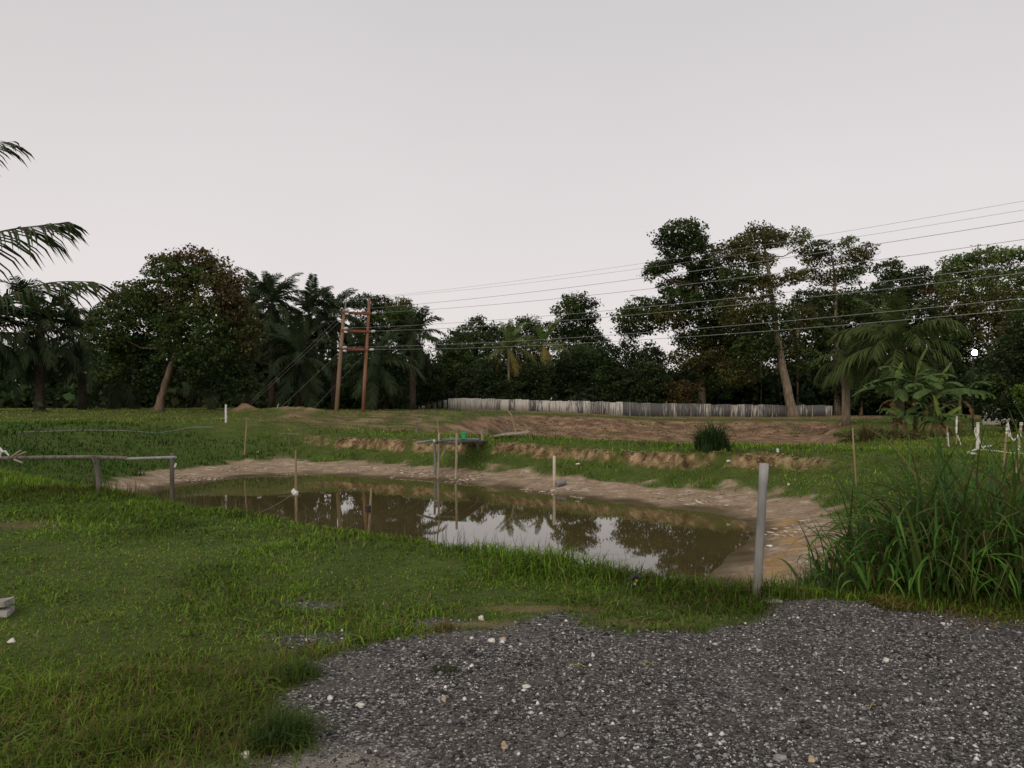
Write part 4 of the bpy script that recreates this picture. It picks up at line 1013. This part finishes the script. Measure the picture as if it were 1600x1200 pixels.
# rail along the near bank, left
p1, p2 = Vector((-7.55, 14.65, 0)), Vector((-5.78, 13.6, 0))
for p in (p1, p2): p.z = gz(p.x, p.y)
rl = empty('rail_fence', p1, 'low grey pole rail on two posts at the left pond edge', 'fence')
mb = MB(); q = P(150, 714, p1.y); mb.tube([p1 - Vector((0, 0, .2)), p1.lerp(q, .5), q + Vector((-.01, 0, .02))], [.05, .046, .042], 9); mb.build('post', M_WOODDARK, rl)
mb = MB(); q2 = P(269, 708, p2.y); mb.tube([p2 - Vector((0, 0, .3)), q2], [.04, .036], 9); mb.build('post', M_WOODDARK, rl)
mb = MB(); mb.tube([P(-120, 714, 16.6), P(0, 716, 15.8), P(75, 714.5, 15.2), P(145, 714, 14.72), P(200, 716, 14.3)], [.034, .038, .035, .034, .03], 8); mb.build('rail', M_WOODDARK, rl)
mb = MB(); mb.tube([P(198, 717, 14.32), P(275, 714.5, 13.5)], [.026, .024], 8); mb.build('rail', M_PVC, rl)
mb = MB(); mb.tube([P(144, 712, 14.6), P(148, 724, 14.6)], [.03, .02], 6); mb.build('peg', M_WOODDARK, rl)
mb = MB(); mb.box(P(274, 727, 13.5), (.03, .01, .07), Matrix.Rotation(.4, 3, 'Y')); mb.build('tag', M_WHITE, rl)
for i, (a, bb, lab) in enumerate([((18, 714), (32, 704), 'upper stick poking up behind the left end of the rail'), ((24, 713), (40, 706), 'thinner stick poking up right of the other behind the rail'), ((22, 718), (35, 723), 'pale stick hanging down below the left end of the rail')]):
    mb = MB(); A, B = P(*a, 15.4), P(*bb, 15.3); mb.tube([A, A.lerp(B, .5), B], .018, 6); tag(mb.build('stick', M_WOOD, None, A), lab, 'stick')
mb = MB(); mb.tube([P(-6, 700, 15.5), P(0, 701, 15.5), P(4, 706, 15.4), P(8, 705, 15.4), P(14, 712, 15.4)], [.03, .028, .02, .026, .014], 7)
mb.tube([P(3, 705, 15.4), P(1, 710, 15.4), P(0, 715, 15.4)], [.026, .02, .014], 6)
tag(mb.build('plastic_sheet', M_WHITE, None, P(0, 712, 15.4)), 'scrap of white plastic caught on the left end of the rail', 'litter')

# stakes in and round the pond
o, b, t = stick('bamboo_stake', 'thin bamboo stake with a white bag tied to it in the pond', (462, 703), (463, 845), .022, M_BAMBOO, 'stake', Y=12.0, r1=.012)
k = P(462, 769, 12.0); mb = MB(); mb.tube([k + Vector((-.02, 0, .05)), k + Vector((-.03, 0, .02)), k + Vector((0, 0, -.02)), k + Vector((.02, 0, -.05))], [.02, .045, .05, .025], 8)
tag(mb.build('plastic_bag', M_WHITE, None, k), 'knotted white plastic bag on the bamboo stake', 'bag')
mb = MB(); mb.tube([k, P(440, 784, 12.0), P(420, 795, 12.1), P(405, 801, 12.2)], .006, 5); tag(mb.build('string', M_WOODDARK, None, k), 'dark string slanting down from the bamboo stake', 'string')
o, b, t = stick('bamboo_stake', 'short leaning bamboo stake with a dark can, standing in the pond', (580, 762), (576, 850), .02, M_BAMBOO, 'stake', Y=11.2, r1=.014)
k = P(575, 795, 11.15); mb = MB(); mb.tube([k + Vector((0, 0, -.045)), k + Vector((0, 0, .045))], .038, 10); tag(mb.build('can', M_BLACK, None, k), 'small dark can hung on the short stake in the pond', 'can')
o, b, t = stick('stake', 'thin pale stake on the far left pond slope', (386, 652), (382, 711), .035, M_BAMBOO, 'stake')
stick('post', 'white post on the crest of the left grass rise', (353, 632), (353, 660), .06, M_WHITE, 'post')
o, b, t = stick('cross_stake', 'dark stake with a crossbar on the far left slope', (452, 677), (452, 696), .03, M_WOODDARK, 'stake')
stick('post', 'grey post at the left edge of the dry basin', (651, 660), (651, 681), .06, M_WOODDARK, 'post', Y=44)
stick('bamboo_stake', 'orange brown bamboo stake on the grass bank at the right', (1332, 668), (1338, 763), .026, M_BAMBOO, 'stake', r1=.02)
stick('marker', 'short white marker at the crest of the far bank behind the grey pipe', (1215, 701), (1215, 706), .05, M_WHITE, 'marker')

# fishing platform
pf_b = Vector((-2.45, 31.2, gz(-2.45, 31.2)))
pf = empty('fishing_platform', pf_b, 'rickety plank platform on thin posts at the far shore', 'platform')
def part(parent, name, m, fn, smooth=False):
    mb = MB(); fn(mb); return mb.build(name, m, parent, smooth=smooth)
def post(parent, name, m, a, bpx, Yd, r, down=None):
    t = P(*a, Yd); bb = P(*bpx, Yd)
    if down is None: bb.z = min(bb.z, gz(bb.x, bb.y)) - .1
    return part(parent, name, m, lambda mb: mb.tube([bb, bb.lerp(t, .5) + Vector((.01, 0, 0)), t], [r, r * .95, r * .9], 8))
post(pf, 'leg', M_PVCBLUE, (679, 691), (680, 734), 31.9, .05)
post(pf, 'leg', M_WOOD, (686, 677), (684, 742), 31.2, .045)
post(pf, 'leg', M_WOOD, (713.5, 677), (712, 745), 30.8, .05)
post(pf, 'pole', M_BAMBOO, (683, 654), (686, 690), 31.3, .028, 1)
post(pf, 'leg', M_WOODDARK, (746, 692), (746, 707), 34.5, .05)
post(pf, 'leg', M_WOOD, (753, 673), (754, 690), 34.9, .055)
part(pf, 'brace', M_WOOD, lambda mb: mb.bar(P(697, 699, 31.4), P(682, 727, 31.2), .05, .05))
part(pf, 'beam', M_WOODDARK, lambda mb: mb.bar(P(681, 692.5, 31.25), P(718, 694, 30.9), .07, .09))
part(pf, 'beam', M_WOODDARK, lambda mb: mb.bar(P(722, 692.5, 34.6), P(757, 692.5, 34.8), .07, .09))
for i in range(6):
    f = i / 5; a = P(680.5, 689.6, 31.0).lerp(P(717, 690.6, 30.75), f); bb = P(722, 689.4, 35.2).lerp(P(758, 689.8, 35.2), f)
    a.z += .015 * ((i * 7) % 3); bb.z = P(740, 689.4, 35.2).z + .02 * ((i * 5) % 3)
    part(pf, 'plank', M_WOODDARK, lambda mb: mb.bar(a, bb, .155, .035))
part(pf, 'pipe', M_PVCBLUE, lambda mb: mb.tube([P(652, 692, 31.8), P(681, 687.5, 31.4)], .05, 9))
part(pf, 'pipe', M_PVCBLUE, lambda mb: mb.tube([P(690, 687.5, 31.4), P(747, 686.8, 33.6)], .065, 9))
part(pf, 'cap', M_WHITE, lambda mb: mb.box(P(678.5, 688.5, 31.0), (.08, .08, .07)))
part(pf, 'rope', M_BAMBOO, lambda mb: mb.tube([P(713, 698, 30.7), P(716, 703, 30.75), P(713, 709, 30.7)], .012, 5))
part(pf, 'tap', M_WOOD, lambda mb: (mb.tube([P(702.5, 683.5, 31.5), P(709, 684, 31.5)], .018, 6), mb.tube([P(706, 684, 31.5), P(704.5, 688, 31.5)], .018, 6)))
def bucket(loc):
    rt = empty('bucket', loc, 'green plastic bucket on the plank platform', 'bucket'); V, Fq = [], []
    for r_, z_ in ((.09, 0), (.115, .22), (.125, .22), (.125, .24), (.108, .24), (.085, .02)):
        for k in range(14):
            a = 6.28318 * k / 14; V.append(Vector(loc) + Vector((r_ * math.cos(a), r_ * math.sin(a), z_)))
    for i in range(5):
        for k in range(14): Fq.append((i * 14 + k, i * 14 + (k + 1) % 14, (i + 1) * 14 + (k + 1) % 14, (i + 1) * 14 + k))
    Fq += [tuple(13 - k for k in range(14)), tuple(70 + k for k in range(14))]
    mb = MB(); mb.add(V, Fq); tub = mb.build('tub', M_GREENPLASTIC, rt, smooth=False)
    mb = MB(); mb.tube([Vector(loc) + Vector((.122 * math.cos(a), -.03 * math.sin(a), .23 - .06 * math.sin(a))) for a in np.linspace(0, math.pi, 9)], .006, 5); mb.build('handle', M_WIRE, tub)
pb = P(725, 688.5, 32.5); pb.z = P(700, 689.2, 31).z + .03; bucket(pb)

# ramp over the dry basin
rp_b = P(800, 684, 37.5); rp_b.z = gz(rp_b.x, 37.5)
JZ = max(gz(q.x, q.y) for q in (P(766, 688, 35.6), P(800, 688, 36.2), P(790, 682, 38.6))) + .12
rp = empty('plank_jetty', rp_b, 'small plank jetty sloping out over the dry basin', 'jetty')
for i in range(9):
    f0, f1 = i / 9, (i + .93) / 9
    A, B = P(766, 688.5, 35.6), P(826, 683.0, 37.0); A2, B2 = P(790, 680.5, 38.6), P(829, 679.5, 39.4)
    A.z, B.z, A2.z, B2.z = JZ, JZ + .1, JZ + .04, JZ + .1
    a0, a1, c0, c1 = A.lerp(B, f0), A.lerp(B, f1), A2.lerp(B2, f0), A2.lerp(B2, f1)
    dz = Vector((0, 0, .05))
    part(rp, 'plank', M_WOOD, lambda mb: mb.add([a0, a1, c1, c0, a0 - dz, a1 - dz, c1 - dz, c0 - dz], [(0, 1, 2, 3), (7, 6, 5, 4), (0, 4, 5, 1), (1, 5, 6, 2), (2, 6, 7, 3), (3, 7, 4, 0)]))
post(rp, 'post', M_WOODDARK, (795, 660), (797, 679), 38.8, .06)
post(rp, 'post', M_WOOD, (806, 669), (805, 680), 38.4, .05)
post(rp, 'post', M_WOOD, (824, 671), (825, 681), 37.2, .055)
post(rp, 'post', M_WOODDARK, (761.5, 669), (760, 685), 37.0, .05)
part(rp, 'pole', M_BAMBOO, lambda mb: mb.tube([P(788, 640, 38.4), P(794, 642.5, 38.4), P(799, 648, 38.4), P(802, 660, 38.4), P(805, 674, 38.4)], [.03, .035, .04, .042, .045], 7))
part(rp, 'rope', M_WOOD, lambda mb: mb.tube([P(806, 669, 38.4), P(813, 671, 38), P(824, 673, 37.2)], .015, 5))
part(rp, 'rope', M_WOOD, lambda mb: mb.tube([P(735, 676, 36), P(742, 674.5, 36.3), P(752, 672, 36.7), P(761, 671, 37)], .014, 5))
part(rp, 'pole', M_BAMBOO, lambda mb: mb.tube([P(733, 675, 36), P(750, 684, 36.4)], .02, 5))

# markers wrapped in white tape on the right lawn
MG = 'taped marker stakes on the right lawn'
def wrapped(label, top, base, r, m, wraps, tails, Yd=None):
    b = hit(*base); t = P(*top, b.y)
    rt = empty('marker_stake', b, label, 'stake', MG)
    mb = MB(); mb.tube([b - Vector((0, 0, .2)), b.lerp(t, .5), t], [r, r * .95, r * .9], 8); mb.build('stake', m, rt)
    for f0, f1, rr in wraps:
        mb = MB(); n = 7; pts = [b.lerp(t, f0 + (f1 - f0) * i / n) for i in range(n + 1)]
        mb.tube(pts, [rr * .75 * (1 + .3 * math.sin(i * 2.3 + f0 * 9)) for i in range(n + 1)], 7); mb.build('wrapping', M_WHITE, rt)
    for tl in tails:
        pts = [P(*q, b.y - .05) for q in tl]; mb = MB()
        for i in range(len(pts) - 1): mb.bar(pts[i], pts[i + 1] + (pts[i + 1] - pts[i]) * .03, .01, .032, (1, 0, .2))
        mb.build('tape', M_WHITE, rt)
    return b
wrapped('short taped stake at the left of the row on the lawn', (1480, 666), (1481, 698), .03, M_BAMBOO, [(.3, .72, .038)], [[(1481, 676), (1482, 690), (1483, 699)]])
wrapped('tall taped stake second from the left of the row', (1495, 650), (1494, 696), .025, M_BAMBOO, [(.42, .98, .045)], [[(1496, 680), (1500, 690), (1502, 697)]])
wrapped('thick white pole with tape heaped at its foot on the lawn', (1528, 660), (1527, 703), .055, M_WHITE, [(0, .06, .1), (.96, .99, .07)], [[(1524, 668), (1523, 674), (1525, 682)], [(1530, 687), (1533, 696), (1540, 704)]])
wrapped('leaning bamboo stake with a white rag tied at the top', (1575, 657), (1567, 729), .024, M_BAMBOO, [(.70, .93, .035)], [[(1575, 660), (1577, 674), (1576, 682)], [(1577, 672), (1580, 684), (1584, 688), (1589, 684), (1593, 674)]])
wrapped('rightmost leaning stake wound with white cloth', (1596, 660), (1587, 741), .03, M_BAMBOO, [(.35, .88, .036), (.94, 1.0, .045)], [])
pts = [hit(*q) + Vector((0, 0, .06)) for q in [(1511, 710), (1520, 707), (1527, 705), (1540, 706), (1560, 708), (1580, 711), (1610, 712), (1660, 713)]]
mb = MB(); mb.tube(pts, [.02, .025, .03, .018, .018, .018, .015, .015], 6); mb.tube([hit(1512, 711) + Vector((0, 0, .05)), hit(1525, 712) + Vector((0, 0, .05))], .04, 6)
tag(mb.build('tape', M_WHITE, None, pts[0]), 'white tape lying along the lawn from the thick white pole', 'tape')
pts = [hit(*q) + Vector((0, 0, .05)) for q in [(1538, 700), (1545, 700), (1548, 699)]]
mb = MB(); mb.tube(pts, .035, 6); tag(mb.build('tape', M_WHITE, None, pts[0]), 'short piece of white tape behind the thick white pole', 'tape')

# hose along the left slope
pts = [hit(*q) + Vector((0, 0, .05)) for q in [(30, 677), (70, 676), (110, 674), (150, 674), (200, 675), (245, 678), (270, 675), (300, 669), (335, 669)]]
mb = MB(); mb.tube(pts, .017, 6); tag(mb.build('hose', M_PVC, None, pts[0]), 'long pale hose lying along the left grass slope', 'hose')
mb = MB(); mb.bar(P(434, 677, 39), P(470, 678, 39), .04, .05); tag(mb.build('crossbar', M_WOODDARK, None, P(452, 677, 39)), 'thin dark bar across the stake on the far left slope', 'bar')

# litter
p = hit(992, 917); mb = MB()
mb.tube([p + Vector((-.05, 0, -.01)), p + Vector((-.035, 0, .05)), p + Vector((0, .01, .085)), p + Vector((.035, 0, .07)), p + Vector((.05, 0, 0))], [.02, .025, .03, .025, .02], 7)
rt = empty('wrapper', p, 'crumpled black wrapper with white and yellow print in the waterside grass', 'litter')
mb.build('film', M_BLACK, rt)
part(rt, 'print', M_YELLOW, lambda mb: mb.tube([p + Vector((.0, -.02, .02)), p + Vector((.012, -.022, .06))], .012, 6))
part(rt, 'print', M_WHITE, lambda mb: mb.tube([p + Vector((-.035, -.022, .0)), p + Vector((-.015, -.022, .025)), p + Vector((.012, -.025, .015))], .012, 6))
p = hit(-6, 962); rot = Matrix.Rotation(.25, 3, 'Z') @ Matrix.Rotation(.08, 3, 'Y')
mb = MB(); mb.box(p + Vector((0, 0, .03)), (.2, .17, .045), rot); mb.box(p + Vector((-.015, .02, .085)), (.2, .15, .04), Matrix.Rotation(.1, 3, 'Z') @ Matrix.Rotation(-.12, 3, 'Y'))
tag(mb.build('concrete_block', M_CONC, None, p), 'broken pale concrete block in the grass at the left edge', 'block')

# ------------------------------------------------------------------ zinc fence
def zinc(name, c1, c2, lo, hi):
    m, n, l, bs = mat(name); tc = n.new('ShaderNodeTexCoord'); oi = n.new('ShaderNodeObjectInfo')
    ad = n.new('ShaderNodeVectorMath'); ad.operation = 'ADD'; l.new(tc.outputs['Object'], ad.inputs[0])
    cb = n.new('ShaderNodeCombineXYZ'); mm = n.new('ShaderNodeMath'); mm.operation = 'MULTIPLY'; mm.inputs[1].default_value = 60
    l.new(oi.outputs['Random'], mm.inputs[0]); l.new(mm.outputs[0], cb.inputs[0]); l.new(cb.outputs[0], ad.inputs[1])
    f = noise_node(n, l, 5, 6, ad.outputs[0], (1.6, 1, .22))
    ml = n.new('ShaderNodeMath'); ml.operation = 'MULTIPLY_ADD'; ml.inputs[1].default_value = .22; l.new(oi.outputs['Random'], ml.inputs[0]); l.new(f, ml.inputs[2])
    l.new(ramp(n, l, ml.outputs[0], [(lo, c1), (hi, c2)]), bs.inputs['Base Color'])
    bs.inputs['Roughness'].default_value = .65; bs.inputs['Metallic'].default_value = .15; return m
Z_WHITE = zinc('whitewashed_zinc', (.13, .125, .115), (.46, .44, .40), .42, .66)
Z_MIX = zinc('flaking_zinc', (.075, .075, .075), (.46, .44, .41), .52, .72)
Z_DARK = zinc('dark_zinc', (.075, .075, .078), (.42, .4, .37), .62, .8)
def panel_mesh(W, H, waves=7):
    V, Fq = [], []; n = waves * 3
    for i in range(n + 1):
        x = W * i / n; y = .03 * math.cos(2 * math.pi * i / 3)
        V += [(x, y, 0), (x, y, H), (x, y + .006, H), (x, y + .006, 0)]
        if i:
            b = i * 4
            for k in range(4): Fq.append((b - 4 + k, b + k, b + (k + 1) % 4, b - 4 + (k + 1) % 4))
    return quadmesh('panel', np.array(V), Fq)
PM = {}
FY = 95.0
f0 = Vector((-7.6, FY, gz(-7.6, FY)))
fence = empty('zinc_fence', f0, 'long corrugated zinc fence, whitewashed at the left and dark at the right', 'fence')
rg = random.Random(3); x = -7.6; i = 0
def fence_top(px): return float(np.interp(px, [650, 700, 715, 1000, 1120, 1240, 1300], [633, 622.5, 622, 629.5, 632, 633, 633.5]))
while x < 37.5:
    w = rg.choice([.78, .82, .86]); px = CX + x * F / FY
    top = P(px, fence_top(px) + rg.uniform(-.7, .7), FY).z; g0 = min(gz(x, FY), gz(x + w, FY)) - .1
    ft = np.clip((px - 700) / 540, 0, 1)
    key = 'w' if ft < .23 and rg.random() < .85 else 'm' if ft < .5 else ('m' if ft < .85 and rg.random() < .12 else 'd')
    kk = (key, round(w, 2))
    if kk not in PM:
        PM[kk] = panel_mesh(w, 1.0); PM[kk].materials.append({'w': Z_WHITE, 'm': Z_MIX, 'd': Z_DARK}[key])
    o = bpy.data.objects.new('panel', PM[kk]); col.objects.link(o); o.parent = fence
    o.location = (x - f0.x, (i % 2) * .02, g0 - f0.z); o.scale = (1, 1, top - g0); o.rotation_euler = (0, rg.uniform(-.012, .012), 0)
    if i % 3 == 0 and ft > .3:
        mb = MB(); mb.bar((x, FY - .09, g0), (x, FY - .09, top + rg.uniform(-.05, .1)), .09, .06, (0, 1, 0)); mb.build('post', M_WOOD if rg.random() < .6 else M_WOODDARK, fence)
    x += w * .97; i += 1
for j in range(6):                                               # lower sheets stepping away at the left end
    a = P(697 - j * 8.5, 640, FY + 1.2 + j * 1.1); g0 = gz(a.x, a.y) - .1
    top = P(0, [625, 626.5, 629, 631, 634, 636][j], a.y).z
    kk = ('m', .82)
    if kk not in PM: PM[kk] = panel_mesh(.82, 1.0); PM[kk].materials.append(Z_MIX)
    o = bpy.data.objects.new('panel', PM[kk]); col.objects.link(o); o.parent = fence
    o.location = (a.x - f0.x - .3, a.y - f0.y, g0 - f0.z); o.scale = (.85, 1, max(.3, top - g0)); o.rotation_euler = (0, 0, -.9)

# ------------------------------------------------------------------ power line
UY = 60.0
def U(px, py, dy=0.0): return P(px, py, UY + dy)
ub = U(525, 642); ub.z = gz(ub.x, UY)
up_ = empty('power_pole', ub, 'H-shaped pair of leaning red brown power poles with three rusty crossarms', 'power pole')
g2 = U(567, 642); g2.z = gz(g2.x, UY)
part(up_, 'pole', M_REDPOLE2, lambda mb: mb.tube([ub - Vector((0, 0, .4)), U(530, 580), U(535, 520), U(538, 483)], [.17, .15, .13, .115], 12), True)
part(up_, 'pole', M_REDPOLE, lambda mb: mb.tube([g2 - Vector((0, 0, .4)), U(570.5, 580), U(574.5, 520), U(577, 467)], [.145, .13, .11, .095], 12), True)
part(up_, 'extension', M_WOODDARK, lambda mb: mb.tube([U(538.5, 488, -.12), U(541, 468, -.12)], .06, 7))
part(up_, 'top_wire', M_WIRE, lambda mb: mb.tube([U(541, 468, -.12), U(560, 467.5, -.05), U(577, 466)], .014, 5))
ARMS = []
for k, yv in enumerate((490, 518, 546.5)):
    ARMS.append(part(up_, 'crossarm', M_RUST, lambda mb: mb.bar(U(533 - k * 1.2, yv - 2.4, -.17), U(580 - k * 1.6, yv - .2, -.15), .09, .14)))
    part(up_, 'crossarm', M_RUST, lambda mb: mb.bar(U(533 - k * 1.2, yv - .4, .17), U(579 - k * 1.6, yv + 1.0, .14), .09, .12))
ATT = []
for k, (ya, yb, xa, xb) in enumerate(((485, 489.5, 536.5, 579), (513.5, 518, 534.5, 577), (543, 546.5, 533, 575))):
    for (a, y) in ((xa, ya), (xb, yb)):
        A = U(a + 2, y, -.15); D = (Vector((34.2, -31, 0)).normalized())
        pts = [A + D * s for s in (0, .1, .16, .2, .3, .34, .44, .48, .6)]
        part(ARMS[k], 'insulator', M_CERAMIC, lambda mb: mb.tube(pts, [.02, .03, .1, .04, .11, .04, .1, .03, .02], 9))
        ATT.append(pts[-1])
    part(ARMS[k], 'insulator', M_CERAMIC, lambda mb: mb.tube([U(xa + 3, ya + 5, -.3), U(xa + 8, ya + 5.5, -.32)], [.06, .09], 8))
stays = [((537, 489), (374.5, 643.5), 56), ((536, 497), (380, 643), 55.6), ((533.5, 547), (434, 641), 54), ((574, 549), (478, 650), 58)]
for (a, g_, Yg) in stays:
    A = U(*a); B = P(*g_, Yg)
    part(up_, 'stay_wire', M_WOODDARK, lambda mb: mb.tube([A, A.lerp(B, .5) - Vector((0, 0, .03)), B], .010, 5))
part(up_, 'stay_rod', M_CONC, lambda mb: mb.tube([P(430, 643.5, 53.8), P(435.5, 631, 53.9)], .04, 6))
part(up_, 'anchor_block', M_CONC, lambda mb: mb.box(P(375, 643, 55.8), (.5, .4, .4), Matrix.Rotation(.5, 3, 'Z')))
LAB = ['upper left conductor wire from the left power pole', 'upper right conductor wire from the right power pole', 'middle left conductor wire of the power line', 'middle right conductor wire of the power line', 'second lowest wire of the power line', 'lowest wire of the power line']
RIGHT = [345, 374, 413, 426, 466, 483]
def wire(A, yr, label, r, sag):
    B = P(1600, yr, 29.0); pts = []; T1 = 1.55
    for i in range(29):
        s = i / 28 * T1; p = A.lerp(B, s); p.z -= sag * 4 * (s / T1) * (1 - s / T1) - sag * 4 * (1 / T1) * (1 - 1 / T1) * s; pts.append(p)
    mb = MB(); mb.tube(pts, r, 5); tag(mb.build('power_wire', M_WIRE, None, A), label, 'wire', 'power line wires')
for A, yr, lb in zip(ATT, RIGHT, LAB): wire(A, yr, lb, .0105, .9)
wire(U(541, 468, -.12), 314, 'topmost thin earth wire of the power line', .0065, .9)
wire(U(577, 466), 328, 'thin earth wire just below the topmost one', .0065, .9)

# ------------------------------------------------------------------ lamp and house on the right
lb = P(1522, 551, 47); lg = gz(lb.x, 47)
lm = empty('flood_light', (lb.x, 47, lg), 'lit white flood light on a dark pole among the right trees', 'flood light')
part(lm, 'pole', M_BLACK, lambda mb: mb.tube([Vector((lb.x, 47.12, lg - .3)), Vector((lb.x, 47.12, lb.z + .1))], .05, 8))
hs0 = part(lm, 'housing', M_BLACK, lambda mb: mb.tube([lb + Vector((0, .16, 0)), lb + Vector((0, .1, 0)), lb, lb + Vector((0, -.05, 0))], [.08, .14, .21, .22], 24))
M_LAMP, n, l, bs = mat('lamp_glow'); bs.inputs['Emission Color'].default_value = (1, .98, .93, 1); bs.inputs['Emission Strength'].default_value = 40
part(hs0, 'lens', M_LAMP, lambda mb: mb.tube([lb + Vector((0, -.04, 0)), lb + Vector((0, -.07, 0)), lb + Vector((0, -.09, 0))], [.17, .15, .08], 24))
hb = P(1535, 660, 60); hb.z = gz(hb.x, 60); he = hb + Vector((13, 1.5, 0))
hs_ = empty('boundary_wall', hb, 'low pale wall glimpsed under the leafy tree at the right edge', 'wall')
for i in range(8):
    a_, b_ = hb.lerp(he, i / 8), hb.lerp(he, (i + .98) / 8)
    part(hs_, 'panel', M_CONC, lambda mb: mb.bar(a_ + Vector((0, 0, .6)), b_ + Vector((0, 0, .6)), .1, 1.3 + .06 * (i % 2)))

# dead palm scrap and bushes at the right end of the dry basin
b = hit(1353, 690); small_clump('dead_shrub', 'withered drooping shrub on the brown bank right of the basin', (b.x, b.y), 240, 1.3, .22, .03, 21, (.12, .10, .045), 'shrub', .7)
for i, (a, yv, w_, lab) in enumerate([(1318, 690, .6, 'low brown weed bush left of the withered shrub'), (1385, 688, .85, 'low brown weed bush between withered shrub and bananas'), (1425, 690, .6, 'dry leaf litter bush at the foot of the bananas')]):
    b = hit(a, yv); V, Qd, C = crown_mesh('crown', [((0, 0, w_ * .28), (w_, w_ * .8, w_ * .42), (.085, .074, .03))], .11, 60 + i, 2.0)
    tag(link('weed_bush', quadmesh('weed_bush', V, Qd, False, C), M_LEAF, None, tuple(b)), lab, 'bush')
# yellow twigs dropped on the gravel
for i, (a, yv, lab) in enumerate([(1012, 1043, 'thin yellow twig on the middle of the gravel'), (1372, 974, 'thin yellow twig near the top of the gravel'), (1362, 1108, 'bent yellow green twig lower right on the gravel'), (905, 1047, 'short dry yellow twig left of the gravel middle')]):
    p = hit(a, yv); rr = random.Random(i); mb = MB(); d = Vector((math.cos(i * 2), math.sin(i * 2) * .5, 0)) * .045
    mb.tube([p - d + Vector((0, 0, .015)), p + Vector((.008, .02, .018)), p + d * .8 + Vector((0, -.015, .012))], .0025, 5)
    tag(mb.build('twig', M_TWIG, None, p), lab, 'twig')
